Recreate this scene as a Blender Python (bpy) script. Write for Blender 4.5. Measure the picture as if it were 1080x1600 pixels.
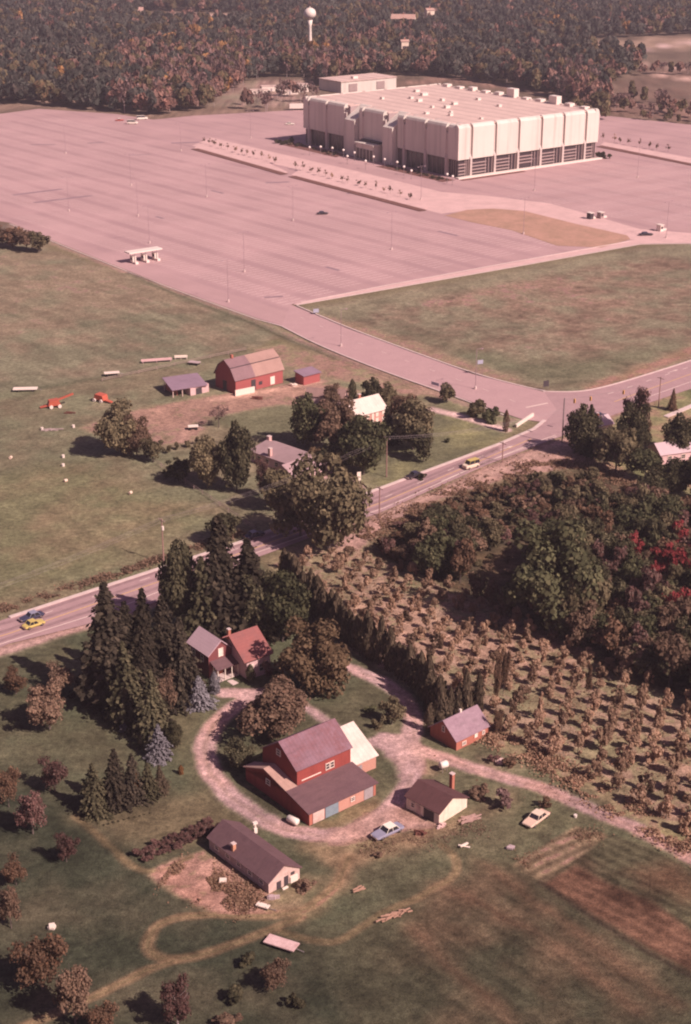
import bpy, bmesh, math, random
import numpy as np
from mathutils import Vector, Matrix

for o in list(bpy.data.objects): bpy.data.objects.remove(o)
scene = bpy.context.scene
COL = scene.collection
R = math.radians
random.seed(7)
rng = np.random.default_rng(11)

# ------------------------------------------------------------------ camera
CAM_H = 140.0; FPX = 2400.0; TH = math.atan(1000 / 2400)
cam = bpy.data.cameras.new('camera'); co = bpy.data.objects.new('camera', cam); COL.objects.link(co)
co.location = (0, 0, CAM_H); co.rotation_euler = (math.pi / 2 - TH, 0, 0)
cam.sensor_fit = 'VERTICAL'; cam.sensor_height = 24; cam.sensor_width = 24; cam.lens = 36
cam.clip_start = 1; cam.clip_end = 30000
scene.camera = co
# ------------------------------------------------------------------ light
SUN_EL, SUN_AZ = 41.0, 37.0            # shadows fall to the left and slightly away
world = bpy.data.worlds.new('World'); scene.world = world; world.use_nodes = True
nt = world.node_tree; bg = nt.nodes['Background']
sky = nt.nodes.new('ShaderNodeTexSky'); sky.sky_type = 'NISHITA'; sky.sun_disc = False
sdx, sdy = math.cos(R(SUN_AZ)), -math.sin(R(SUN_AZ))       # horizontal direction towards the sun
sky.sun_elevation = R(SUN_EL); sky.sun_rotation = math.atan2(sdx, sdy)
sky.dust_density = 2.0
tint = nt.nodes.new('ShaderNodeMix'); tint.data_type = 'RGBA'; tint.blend_type = 'MULTIPLY'
tint.inputs[0].default_value = 1.0; tint.inputs[7].default_value = (1.0, 0.62, 0.84, 1)
nt.links.new(sky.outputs[0], tint.inputs[6]); nt.links.new(tint.outputs[2], bg.inputs[0])
bg.inputs[1].default_value = 0.05
sl = bpy.data.lights.new('sun', 'SUN'); so = bpy.data.objects.new('sun', sl); COL.objects.link(so)
sl.energy = 5.0; sl.angle = R(0.5); sl.color = (1.0, 0.83, 0.77)
so.rotation_euler = Vector((-sdx * math.cos(R(SUN_EL)), -sdy * math.cos(R(SUN_EL)), -math.sin(R(SUN_EL)))).to_track_quat('-Z', 'Y').to_euler()
vs = scene.view_settings; vs.view_transform = 'Standard'; vs.look = 'None'; vs.gamma = 1; vs.exposure = 0.50
scene.render.engine = 'CYCLES'; scene.cycles.filter_width = 2.1

# ------------------------------------------------------------------ helpers
def P(x, y, h=0.0):
    """a spot seen in the photograph -> its place (X, Y) on the plane at height h"""
    a = (x - 540) / FPX; b = (y - 800) / FPX
    dy = math.cos(TH) - b * math.sin(TH); dz = -math.sin(TH) - b * math.cos(TH)
    t = (h - CAM_H) / dz
    return (a * t, dy * t)
def pxm(y):            # photograph pixels per metre across, on the ground at that row
    return math.cos(TH) * (y + 200) / CAM_H
def height_at(by, ty):
    Y = P(540, by)[1]; ph = TH + math.atan((ty - 800) / FPX)
    return CAM_H - Y * math.tan(ph)

def tag(o, label=None, cat=None, group=None, kind=None):
    if label: o['label'] = label
    if cat: o['category'] = cat
    if group: o['group'] = group
    if kind: o['kind'] = kind
    return o
def empty(name, loc, rz=0.0, label=None, cat=None, group=None):
    o = bpy.data.objects.new(name, None); COL.objects.link(o); o.empty_display_size = 0.5
    o.location = loc if len(loc) == 3 else (loc[0], loc[1], 0); o.rotation_euler = (0, 0, rz)
    return tag(o, label, cat, group)
def link_mesh(name, me, mat=None, parent=None):
    o = bpy.data.objects.new(name, me); COL.objects.link(o)
    if mat is not None and not me.materials: me.materials.append(mat)
    if parent is not None: o.parent = parent
    return o
def copy_tree(o, parent=None):
    c = o.copy(); COL.objects.link(c); c.parent = parent
    for ch in o.children: copy_tree(ch, c)
    return c

class MB:
    def __init__(self): self.v = []; self.f = []
    def add(self, vs_, fs):
        n = len(self.v); self.v += [tuple(p) for p in vs_]; self.f += [tuple(n + i for i in q) for q in fs]; return self
    def box(self, c, s, rz=0.0, taper=1.0):
        hx, hy, hz = s[0] / 2, s[1] / 2, s[2] / 2; cs, sn = math.cos(rz), math.sin(rz); vv = []
        for k, z in ((1, -hz), (taper, hz)):
            for x, y in ((-hx, -hy), (hx, -hy), (hx, hy), (-hx, hy)):
                x *= k; y *= k; vv.append((c[0] + x * cs - y * sn, c[1] + x * sn + y * cs, c[2] + z))
        return self.add(vv, [(3, 2, 1, 0), (4, 5, 6, 7), (0, 1, 5, 4), (1, 2, 6, 5), (2, 3, 7, 6), (3, 0, 4, 7)])
    def tube(self, pts, rad, n=8, cap=True):
        rings = []
        for i, p in enumerate(pts):
            p = Vector(p); a = Vector(pts[max(i - 1, 0)]); b = Vector(pts[min(i + 1, len(pts) - 1)])
            d = (b - a).normalized(); u = d.cross(Vector((0, 0, 1)))
            if u.length < 1e-3: u = d.cross(Vector((1, 0, 0)))
            u.normalize(); w = d.cross(u); r = rad[i] if isinstance(rad, (list, tuple)) else rad
            rings.append([p + (u * math.cos(2 * math.pi * k / n) + w * math.sin(2 * math.pi * k / n)) * r for k in range(n)])
        vv = [q for rg in rings for q in rg]; ff = []
        for i in range(len(rings) - 1):
            for k in range(n):
                ff.append((i * n + k, i * n + (k + 1) % n, (i + 1) * n + (k + 1) % n, (i + 1) * n + k))
        if cap: ff.append(tuple(range(n - 1, -1, -1))); ff.append(tuple((len(rings) - 1) * n + k for k in range(n)))
        return self.add(vv, ff)
    def sphere(self, c, r, n=12, m=8, sz=1.0):
        vv = [(c[0], c[1], c[2] - r * sz)]
        for j in range(1, m):
            a = -math.pi / 2 + math.pi * j / m
            for k in range(n):
                b = 2 * math.pi * k / n; vv.append((c[0] + r * math.cos(a) * math.cos(b), c[1] + r * math.cos(a) * math.sin(b), c[2] + r * sz * math.sin(a)))
        vv.append((c[0], c[1], c[2] + r * sz)); ff = []
        for k in range(n): ff.append((0, 1 + (k + 1) % n, 1 + k))
        for j in range(m - 2):
            for k in range(n): ff.append((1 + j * n + k, 1 + j * n + (k + 1) % n, 1 + (j + 1) * n + (k + 1) % n, 1 + (j + 1) * n + k))
        t = len(vv) - 1
        for k in range(n): ff.append((t, 1 + (m - 2) * n + k, 1 + (m - 2) * n + (k + 1) % n))
        return self.add(vv, ff)
    def prism(self, poly, axis, a, b):
        """extrude a closed 2-D outline along an axis ('x': outline is (y,z); 'y': (x,z); 'z': (x,y))"""
        def mk(p, t): return (t, p[0], p[1]) if axis == 'x' else ((p[0], t, p[1]) if axis == 'y' else (p[0], p[1], t))
        n = len(poly); vv = [mk(p, a) for p in poly] + [mk(p, b) for p in poly]
        ff = [tuple(range(n)), tuple(range(2 * n - 1, n - 1, -1))] + [(i, i + n, (i + 1) % n + n, (i + 1) % n) for i in range(n)]
        return self.add(vv, ff)
    def slab(self, quad, t):
        """a sheet with four corners, thickened downwards by t"""
        q = [Vector(p) for p in quad]; n = (q[1] - q[0]).cross(q[2] - q[0]).normalized()
        if n.z < 0: n = -n
        return self.add([*q, *[p - n * t for p in q]], [(0, 1, 2, 3), (7, 6, 5, 4), (0, 4, 5, 1), (1, 5, 6, 2), (2, 6, 7, 3), (3, 7, 4, 0)])
    def build(self, name, mat=None, parent=None, smooth=False, bevel=0.0):
        me = bpy.data.meshes.new(name); me.from_pydata(self.v, [], self.f)
        bm = bmesh.new(); bm.from_mesh(me); bmesh.ops.recalc_face_normals(bm, faces=bm.faces)
        if bevel: bmesh.ops.bevel(bm, geom=list(bm.edges), offset=bevel, segments=2, affect='EDGES', clamp_overlap=True)
        bm.to_mesh(me); bm.free()
        if smooth: me.polygons.foreach_set('use_smooth', [True] * len(me.polygons))
        return link_mesh(name, me, mat, parent)

def np_mesh(name, verts, quads, nper=4):
    me = bpy.data.meshes.new(name); nf = len(quads)
    me.vertices.add(len(verts)); me.vertices.foreach_set('co', np.asarray(verts, np.float32).ravel())
    me.loops.add(nf * nper); me.loops.foreach_set('vertex_index', np.asarray(quads, np.int32).ravel())
    me.polygons.add(nf); me.polygons.foreach_set('loop_start', np.arange(0, nf * nper, nper, dtype=np.int32))
    me.update(calc_edges=True); return me

# ------------------------------------------------------------------ materials
def node(nt, t, **kw):
    n = nt.nodes.new(t)
    for k, v in kw.items(): setattr(n, k, v)
    return n
def mixc(nt, a, b, fac, blend='MIX'):
    m = node(nt, 'ShaderNodeMix', data_type='RGBA', blend_type=blend)
    for i, s in ((6, a), (7, b), (0, fac)):
        if hasattr(s, 'links') or isinstance(s, bpy.types.NodeSocket): nt.links.new(s, m.inputs[i])
        elif i == 0: m.inputs[0].default_value = s
        else: m.inputs[i].default_value = (*s[:3], 1)
    return m.outputs[2]
def noise(nt, scale, detail=4, vec=None, rough=0.6):
    n = node(nt, 'ShaderNodeTexNoise'); n.inputs['Scale'].default_value = scale; n.inputs['Detail'].default_value = detail; n.inputs['Roughness'].default_value = rough
    if vec is not None: nt.links.new(vec, n.inputs['Vector'])
    return n.outputs['Fac']
def maprange(nt, s, a, b, c, d):
    m = node(nt, 'ShaderNodeMapRange'); nt.links.new(s, m.inputs[0])
    for i, v in enumerate((a, b, c, d)): m.inputs[i + 1].default_value = v
    return m.outputs[0]
def mat(name, col, rough=0.8, var=0.25, scale=1.0, col2=None, bump=0.0, stripes=None, metal=0.0, spec=0.3, streak=None, world=False):
    """painted / weathered surface: two-scale mottling, optional board or seam lines, optional down-streaks"""
    m = bpy.data.materials.new(name); m.use_nodes = True; t = m.node_tree; b = t.nodes['Principled BSDF']
    b.inputs['Roughness'].default_value = rough; b.inputs['Metallic'].default_value = metal; b.inputs['Specular IOR Level'].default_value = spec
    tc = node(t, 'ShaderNodeTexCoord'); vec = tc.outputs['Object']
    if world: g = node(t, 'ShaderNodeNewGeometry'); vec = g.outputs['Position']
    n1 = noise(t, scale, 5, vec, 0.65); n2 = noise(t, scale * 5.3, 3, vec)
    c = mixc(t, col, col2 or tuple(x * 0.6 for x in col), maprange(t, n1, 0.38, 0.68, 0, var * 1.6))
    c = mixc(t, c, tuple(min(1, x * 1.25 + 0.01) for x in col), maprange(t, n2, 0.5, 0.75, 0, var))
    if streak:
        mp = node(t, 'ShaderNodeMapping'); t.links.new(vec, mp.inputs[0]); mp.inputs['Scale'].default_value = streak
        c = mixc(t, c, tuple(x * 0.55 for x in col), maprange(t, noise(t, 1.0, 4, mp.outputs[0]), 0.5, 0.75, 0, 0.6))
    if stripes:
        per, rot, amt = stripes
        mp = node(t, 'ShaderNodeMapping'); t.links.new(vec, mp.inputs[0]); mp.inputs['Rotation'].default_value = rot
        w = node(t, 'ShaderNodeTexWave'); w.inputs['Scale'].default_value = 0.314 / per; t.links.new(mp.outputs[0], w.inputs[0]); w.inputs['Distortion'].default_value = 0.15
        f = maprange(t, w.outputs['Fac'], 0.0, 0.25, amt, 0.0)
        c = mixc(t, c, tuple(x * 0.35 for x in col), f)
        if bump:
            bp = node(t, 'ShaderNodeBump'); bp.inputs['Strength'].default_value = bump; bp.inputs['Distance'].default_value = 0.05
            t.links.new(w.outputs['Fac'], bp.inputs['Height']); t.links.new(bp.outputs[0], b.inputs['Normal'])
    elif bump:
        bp = node(t, 'ShaderNodeBump'); bp.inputs['Strength'].default_value = bump; bp.inputs['Distance'].default_value = 0.1
        t.links.new(n2, bp.inputs['Height']); t.links.new(bp.outputs[0], b.inputs['Normal'])
    t.links.new(c, b.inputs['Base Color'])
    return m
def leafmat(name, c1, c2, c3=None, trans=0.22):
    """foliage: tone per clump, hue shift per tree, speckle"""
    m = bpy.data.materials.new(name); m.use_nodes = True; t = m.node_tree
    for n in list(t.nodes): t.nodes.remove(n)
    out = node(t, 'ShaderNodeOutputMaterial'); at = node(t, 'ShaderNodeAttribute', attribute_name='tone')
    oi = node(t, 'ShaderNodeObjectInfo')
    c = mixc(t, c1, c2, at.outputs['Fac'])
    if c3:
        m2 = node(t, 'ShaderNodeMath', operation='MULTIPLY'); t.links.new(at.outputs['Fac'], m2.inputs[0]); m2.inputs[1].default_value = 7.3
        m3 = node(t, 'ShaderNodeMath', operation='FRACT'); t.links.new(m2.outputs[0], m3.inputs[0])
        c = mixc(t, c, c3, maprange(t, m3.outputs[0], 0.7, 1.0, 0, 0.7))
    k = maprange(t, oi.outputs['Random'], 0, 1, 0.72, 1.3)
    vm = node(t, 'ShaderNodeVectorMath', operation='SCALE'); t.links.new(c, vm.inputs[0]); t.links.new(k, vm.inputs[3])
    d = node(t, 'ShaderNodeBsdfDiffuse'); tr = node(t, 'ShaderNodeBsdfTranslucent'); mx = node(t, 'ShaderNodeMixShader'); mx.inputs[0].default_value = trans
    t.links.new(vm.outputs[0], d.inputs[0]); t.links.new(vm.outputs[0], tr.inputs[0]); t.links.new(d.outputs[0], mx.inputs[1]); t.links.new(tr.outputs[0], mx.inputs[2])
    t.links.new(mx.outputs[0], out.inputs[0]); return m

LM = dict(
    dark=leafmat('dark_green_leaves', (0.026, 0.025, 0.015), (0.108, 0.091, 0.054), (0.162, 0.132, 0.076)),
    green=leafmat('green_leaves', (0.032, 0.033, 0.019), (0.126, 0.117, 0.062), (0.167, 0.142, 0.077)),
    olive=leafmat('olive_leaves', (0.062, 0.051, 0.031), (0.187, 0.145, 0.085), (0.227, 0.169, 0.097)),
    tan=leafmat('yellow_tan_leaves', (0.10, 0.062, 0.035), (0.23, 0.15, 0.09), (0.26, 0.18, 0.11)),
    brown=leafmat('brown_leaves', (0.099, 0.061, 0.044), (0.226, 0.146, 0.099), (0.264, 0.151, 0.101)),
    rust=leafmat('rust_leaves', (0.073, 0.044, 0.030), (0.171, 0.103, 0.067), (0.221, 0.107, 0.062)),
    red=leafmat('red_leaves', (0.14, 0.022, 0.024), (0.29, 0.052, 0.055), (0.24, 0.09, 0.07)),
    crimson=leafmat('crimson_leaves', (0.076, 0.036, 0.033), (0.169, 0.090, 0.076), (0.169, 0.127, 0.102)),
    orange=leafmat('orange_leaves', (0.143, 0.064, 0.028), (0.270, 0.128, 0.055)),
    mauve=leafmat('mauve_twigs', (0.11, 0.065, 0.058), (0.24, 0.15, 0.135), (0.20, 0.11, 0.10)),
    spruce=leafmat('spruce_needles', (0.016, 0.014, 0.011), (0.063, 0.048, 0.034), (0.100, 0.075, 0.052), 0.12),
    blue=leafmat('blue_spruce_needles', (0.098, 0.086, 0.092), (0.221, 0.197, 0.206), None, 0.12),
    cedar=leafmat('cedar_needles', (0.043, 0.033, 0.024), (0.138, 0.097, 0.064), (0.180, 0.126, 0.080), 0.12),
    straw=leafmat('straw_weeds', (0.20, 0.12, 0.075), (0.38, 0.24, 0.16), (0.26, 0.12, 0.08)),
    orchard=leafmat('orchard_leaves', (0.236, 0.146, 0.101), (0.496, 0.316, 0.213), (0.307, 0.219, 0.135), .38),
)
BARK = mat('bark', (0.13, 0.095, 0.08), 0.9, 0.4, 3.0)
PALEBARK = mat('pale_bark', (0.38, 0.28, 0.26), 0.9, 0.3, 3.0)

# ------------------------------------------------------------------ the ground: one sheet cut into regions
tab = rng.random((256, 256)).astype(np.float32)
def vnoise(x, y, s, seed=0):
    x = x / s + seed * 17.3; y = y / s + seed * 41.7
    xi = np.floor(x).astype(int); yi = np.floor(y).astype(int); fx = x - xi; fy = y - yi
    fx = fx * fx * (3 - 2 * fx); fy = fy * fy * (3 - 2 * fy)
    g = lambda a, b: tab[a & 255, b & 255]
    return (g(xi, yi) * (1 - fx) + g(xi + 1, yi) * fx) * (1 - fy) + (g(xi, yi + 1) * (1 - fx) + g(xi + 1, yi + 1) * fx) * fy
def fbm(x, y, s, o=4, seed=0):
    r = 0; a = 0.5; t = 0
    for k in range(o): r = r + a * vnoise(x, y, s / 2 ** k, seed + k); t += a; a *= 0.55
    return r / t
ys = list(np.arange(120, 345, 0.5)) + list(np.arange(345, 560, 1.0)); yv = 560; st = 1.0
while yv < 9000: ys.append(yv); st *= 1.035; yv += st
xs = list(np.arange(-72, 72.01, 0.5)); xo = [72.0]; st = 1.1; xv = 72 + st
while xv < 7000:
    xo.append(xv)
    if xv > 175: st *= 1.09
    xv += st
xs = [-x for x in reversed(xo[1:])] + xs + xo[1:]
ys = [-400, -100, 40, 90, 110] + ys
xs = np.array(xs); ys = np.array(ys); NX, NY = len(xs), len(ys)
GX, GY = np.meshgrid(xs, ys); GX = GX.ravel(); GY = GY.ravel()
def sdist(X, Y, poly):
    """signed distance to a closed outline (positive inside)"""
    d = np.full(X.shape, 1e9); ins = np.zeros(X.shape, bool); n = len(poly)
    for i in range(n):
        ax, ay = poly[i]; bx, by = poly[(i + 1) % n]; ex, ey = bx - ax, by - ay
        t = np.clip(((X - ax) * ex + (Y - ay) * ey) / (ex * ex + ey * ey + 1e-9), 0, 1)
        d = np.minimum(d, np.hypot(X - ax - t * ex, Y - ay - t * ey))
        c = (ay > Y) != (by > Y); xi = ax + (Y - ay) * ex / (ey if abs(ey) > 1e-9 else 1e-9)
        ins ^= c & (X < xi)
    return np.where(ins, d, -d)
def ldist(X, Y, pts):
    d = np.full(X.shape, 1e9)
    for i in range(len(pts) - 1):
        ax, ay = pts[i]; bx, by = pts[i + 1]; ex, ey = bx - ax, by - ay
        t = np.clip(((X - ax) * ex + (Y - ay) * ey) / (ex * ex + ey * ey + 1e-9), 0, 1)
        d = np.minimum(d, np.hypot(X - ax - t * ex, Y - ay - t * ey))
    return d
def smooth_line(pts, it=3):
    for _ in range(it):
        q = [pts[0]]
        for a, b in zip(pts[:-1], pts[1:]):
            q.append((a[0] * .75 + b[0] * .25, a[1] * .75 + b[1] * .25)); q.append((a[0] * .25 + b[0] * .75, a[1] * .25 + b[1] * .75))
        q.append(pts[-1]); pts = q
    return pts
WP = lambda l: [P(*p) for p in l]
big = fbm(GX, GY, 60, 4, 1); mid = fbm(GX, GY, 9, 4, 5); fine = fbm(GX, GY, 2.2, 2, 9)
wx = (fbm(GX, GY, 6, 3, 21) - .5); wy = (fbm(GX, GY, 6, 3, 33) - .5)
Cg = np.zeros((GX.size, 3)); Cg[:] = (0.15, 0.10, 0.068)
reg = np.zeros(GX.size, int); REGN = ['ground']
def apply(mask_d, colr, soft, alpha=1.0, var=0.3, col2=None, name=None, idx=None, thr=0.0, streak=None, furrow=None):
    a = np.clip(mask_d / max(soft, 1e-3) * 0.5 + 0.5, 0, 1); a = a * a * (3 - 2 * a) * alpha
    c = np.array(colr)[None, :] * np.ones((len(a), 1)); m = mid[idx]; b = big[idx]
    if col2 is not None:
        k = np.clip((m - .5) * 2.6 + (b - .5) * 1.6 + .5, 0, 1)[:, None]; c = c * (1 - k) + np.array(col2)[None, :] * k
    if streak:
        an, per, am = streak; uu = GX[idx] * math.cos(R(an)) + GY[idx] * math.sin(R(an)); vv = -GX[idx] * math.sin(R(an)) + GY[idx] * math.cos(R(an))
        s = fbm(uu / 11, vv / per, 1.0, 3, 3) - .5; c = c * (1 + am * 2.4 * s[:, None])
    if furrow:
        an, per, am = furrow; vv = -GX[idx] * math.sin(R(an)) + GY[idx] * math.cos(R(an)) + (mid[idx] - .5) * .8
        c = c * (1 + am * np.sin(vv / per * 2 * math.pi))[:, None]
    c = c * np.clip(1 + var * ((m - .5) * 2.2 + (fine[idx] - .5) * 1.8), .35, 1.9)[:, None]
    Cg[idx] = Cg[idx] * (1 - a[:, None]) + c * a[:, None]
    if name:
        if name not in REGN: REGN.append(name)
        sel = mask_d > thr; reg[idx[sel]] = REGN.index(name)
def region(name, poly, colr, soft=1.0, warp=1.0, world=False, **kw):
    pl = poly if world else WP(poly); a = np.array(pl); mg = soft * 2 + warp * 2 + 2
    idx = np.where((GX > a[:, 0].min() - mg) & (GX < a[:, 0].max() + mg) & (GY > a[:, 1].min() - mg) & (GY < a[:, 1].max() + mg))[0]
    d = sdist(GX[idx] + wx[idx] * warp * 4, GY[idx] + wy[idx] * warp * 4, pl)
    apply(d, colr, soft, name=name, idx=idx, **kw)
def ribbon(name, pts, width, colr, soft=0.6, warp=0.25, sm=True, **kw):
    pl = WP(pts); pl = smooth_line(pl) if sm else pl; a = np.array(pl); mg = width + soft * 2 + 4
    idx = np.where((GX > a[:, 0].min() - mg) & (GX < a[:, 0].max() + mg) & (GY > a[:, 1].min() - mg) & (GY < a[:, 1].max() + mg))[0]
    d = width / 2 - ldist(GX[idx] + wx[idx] * warp * 4, GY[idx] + wy[idx] * warp * 4, pl)
    apply(d, colr, soft, name=name, idx=idx, **kw)

FIELD = (0.210, 0.135, 0.105); FIELD2 = (0.140, 0.108, 0.080); LAWN = (0.086, 0.065, 0.045); LAWN2 = (0.150, 0.1, 0.07)
DARKG = (0.040, 0.036, 0.026); DARKG2 = (0.066, 0.048, 0.035); SOIL = (0.30, 0.18, 0.14); GRAV = (0.46, 0.30, 0.285)
# far country
region(None, [(-200, 185), (1280, 185), (1280, -40), (-200, -40)], (0.13, 0.09, 0.065), 20, 2, var=.4)
region(None, [(200, 40), (445, 44), (420, 28), (300, 22), (225, 18), (150, 22)], (0.40, 0.24, 0.18), 8, 1, name_=None) if False else None
region('far_field', [(225, 36), (330, 40), (450, 33), (420, 24), (290, 19), (225, 20)], (0.42, 0.27, 0.21), 6, 1, var=.3)
region('far_field', [(860, 82), (930, 84), (1010, 78), (1160, 76), (1160, 56), (1060, 57), (930, 66), (860, 72)], (0.27, 0.18, 0.13), 4, 1, var=.3)
ribbon('far_field', [(930, 84), (980, 80), (1030, 74), (1075, 66), (1180, 58)], 9, (0.62, 0.42, 0.38), 4, .2)
region('far_field', [(955, 130), (1000, 112), (1010, 103), (1180, 96), (1240, 200), (1080, 194), (945, 180)], (0.20, 0.12, 0.09), 6, 1, var=.6, col2=(0.12, 0.08, 0.06))
region('far_field', [(560, 140), (700, 128), (860, 150), (960, 176), (1300, 215), (1300, 190), (960, 160), (880, 145), (700, 118)], (0.22, 0.13, 0.10), 5, 1, var=.5)
ribbon('far_field', [(1000, 100), (1040, 105), (1180, 112)], 6, (0.50, 0.32, 0.26), 4, .3)
ribbon('far_field', [(1020, 115), (1060, 122), (1180, 135)], 9, (0.50, 0.32, 0.26), 5, .3)
region('building_site', [(340, 178), (480, 172), (500, 150), (480, 128), (420, 124), (370, 132), (330, 150)], (0.36, 0.22, 0.185), 8, 1.5, var=.6, col2=(0.15, 0.12, 0.085))
region('rough_grass', [(-160, 190), (60, 166), (200, 182), (240, 186), (340, 180), (500, 172), (500, 164), (340, 168), (200, 165), (60, 150), (-160, 160)], (0.26, 0.17, 0.13), 5, 1, var=.5, col2=(0.15, 0.10, 0.07))
# fields between the roads
region('hay_field', [(-700, 300), (-160, 330), (15, 352), (75, 388), (200, 430), (300, 470), (400, 505), (435, 528), (400, 545), (300, 562), (150, 600), (0, 625), (-300, 650), (-700, 660)], FIELD, 2, .6, var=.25, col2=FIELD2, streak=(-48, 2.2, .28))
region('pasture', [(-600, 640), (0, 612), (150, 590), (300, 565), (420, 545), (500, 555), (700, 615), (850, 650), (560, 775), (380, 845), (200, 905), (15, 965), (-400, 1110)], (0.185, 0.125, 0.092), 2, .6, var=.3, col2=(0.128, 0.102, 0.072), streak=(40, 4, .22))
region('pasture', [(-400, 800), (130, 720), (330, 800), (250, 870), (-200, 1020)], (0.20, 0.13, 0.088), 8, 1.2, var=.25, col2=(0.135, 0.105, 0.065), streak=(-48, 2.2, .25), alpha=.8)
ribbon(None, [(400, 545), (150, 590), (-60, 630)], 2.0, (0.10, 0.085, 0.06), 2.5, .2, alpha=.6)
region('corner_field', [(478, 482), (600, 462), (800, 425), (1000, 388), (1090, 380), (1400, 400), (1400, 520), (1070, 566), (1000, 590), (920, 610), (850, 612), (820, 604), (740, 584), (640, 548), (545, 512)], (0.225, 0.128, 0.105), 1.5, .5, var=.45, col2=(0.145, 0.105, 0.080), streak=(-48, 3, .15))
ribbon('corner_field', [(505, 487), (620, 467), (800, 432), (990, 396), (1100, 388)], 14, (0.190, 0.140, 0.105), 7, .5, alpha=.9)
region('corner_field', [(640, 520), (720, 560), (830, 600), (900, 608), (960, 590), (1070, 540), (1000, 545), (900, 560), (800, 560), (700, 530)], (0.110, 0.093, 0.064), 10, 1, alpha=.85)
ribbon('corner_field', [(500, 495), (600, 525), (700, 562), (790, 592)], 5, (0.30, 0.18, 0.135), 4, .5, alpha=.7)
ribbon('corner_field', [(930, 606), (1000, 580), (1090, 545), (1200, 505)], 5, (0.28, 0.15, 0.11), 3, .8, alpha=.85)
# verge of the access road, ditch
region('road_verge', [(15, 354), (100, 390), (200, 430), (300, 470), (400, 505), (500, 555), (600, 592), (700, 630), (790, 668), (815, 656), (700, 617), (600, 580), (500, 540), (400, 497), (300, 460), (200, 422), (100, 382), (15, 345)], (0.33, 0.21, 0.165), 1.5, .4, var=.3, col2=(0.22, 0.155, 0.115))
ribbon('road_verge', [(200, 428), (300, 470), (400, 507), (450, 530), (560, 575), (660, 610)], 2.2, (0.095, 0.075, 0.055), 1.8, .3, alpha=.9)
ribbon('road_verge', [(430, 535), (560, 588), (680, 625), (780, 655)], 4, (0.14, 0.115, 0.07), 3, .5, alpha=.8)
# barnyard
region('barnyard', [(128, 668), (190, 645), (270, 628), (330, 618), (440, 606), (520, 600), (560, 610), (520, 630), (440, 632), (400, 640), (340, 650), (300, 690), (240, 700), (180, 690)], SOIL, 2, 1.0, var=.4, col2=(0.26, 0.155, 0.115))
ribbon('barnyard', [(330, 624), (380, 618), (440, 606), (500, 596)], 3.4, (0.46, 0.28, 0.21), 2, .5)
region('barnyard', [(385, 546), (450, 538), (480, 548), (560, 570), (660, 600), (700, 622), (640, 618), (560, 600), (500, 588), (440, 565)], (0.29, 0.165, 0.13), 2.5, .8, var=.4, col2=(0.20, 0.14, 0.095))
region('farm_lawn', [(340, 650), (400, 642), (500, 636), (500, 660), (440, 680), (380, 672), (330, 665)], (0.125, 0.098, 0.067), 3, .6, var=.2)
region('farm_lawn', [(560, 740), (600, 770), (780, 692), (800, 672), (740, 655), (680, 640), (620, 650)], (0.125, 0.098, 0.067), 3, .6, var=.25, col2=(0.17, 0.13, 0.075), streak=(20, 2, .12))
ribbon('farm_lawn', [(675, 640), (720, 650), (790, 672)], 3.4, (0.55, 0.37, 0.33), .8, .15)
ribbon('farm_lawn', [(560, 762), (540, 748), (530, 735), (505, 745)], 3.2, (0.50, 0.33, 0.29), .8, .2)
# lower verge and rough ground right of the road
region('road_verge', [(470, 850), (560, 815), (640, 785), (760, 728), (880, 682), (960, 640), (1090, 600), (1500, 500), (1500, 700), (1090, 760), (1000, 740), (900, 730), (800, 745), (700, 780), (600, 830), (560, 860), (470, 880)], (0.44, 0.265, 0.22), 2, .6, var=.4, col2=(0.29, 0.17, 0.135))
ribbon('road_verge', [(600, 806), (760, 740), (880, 696)], 2.6, (0.44, 0.28, 0.225), 2.2, .5, alpha=.8)
region('farm_lawn', [(890, 690), (960, 650), (1060, 610), (1300, 560), (1300, 900), (1090, 790), (1000, 760), (940, 730)], (0.15, 0.125, 0.07), 2, .5, var=.3, col2=(0.26, 0.17, 0.11))
ribbon('road_verge', [(860, 700), (960, 735), (1080, 800), (1200, 870)], 3.0, (0.37, 0.235, 0.175), 2.5, .5, alpha=.9)
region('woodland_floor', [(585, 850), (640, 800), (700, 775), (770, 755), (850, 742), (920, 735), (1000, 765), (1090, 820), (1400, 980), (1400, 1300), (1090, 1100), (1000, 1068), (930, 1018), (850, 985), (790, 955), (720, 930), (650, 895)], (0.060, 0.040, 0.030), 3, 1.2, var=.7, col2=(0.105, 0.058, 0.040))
region('orchard_ground', [(420, 880), (470, 845), (560, 860), (650, 895), (720, 930), (790, 955), (850, 985), (930, 1018), (1000, 1068), (1090, 1100), (1400, 1290), (1400, 1560), (1090, 1320), (1000, 1262), (900, 1205), (850, 1180), (790, 1150), (660, 1090), (600, 1050), (520, 1000), (440, 930)], (0.32, 0.20, 0.145), 2, 1.0, var=.5, col2=(0.175, 0.125, 0.085), streak=(-50, 1.6, .3))
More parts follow.
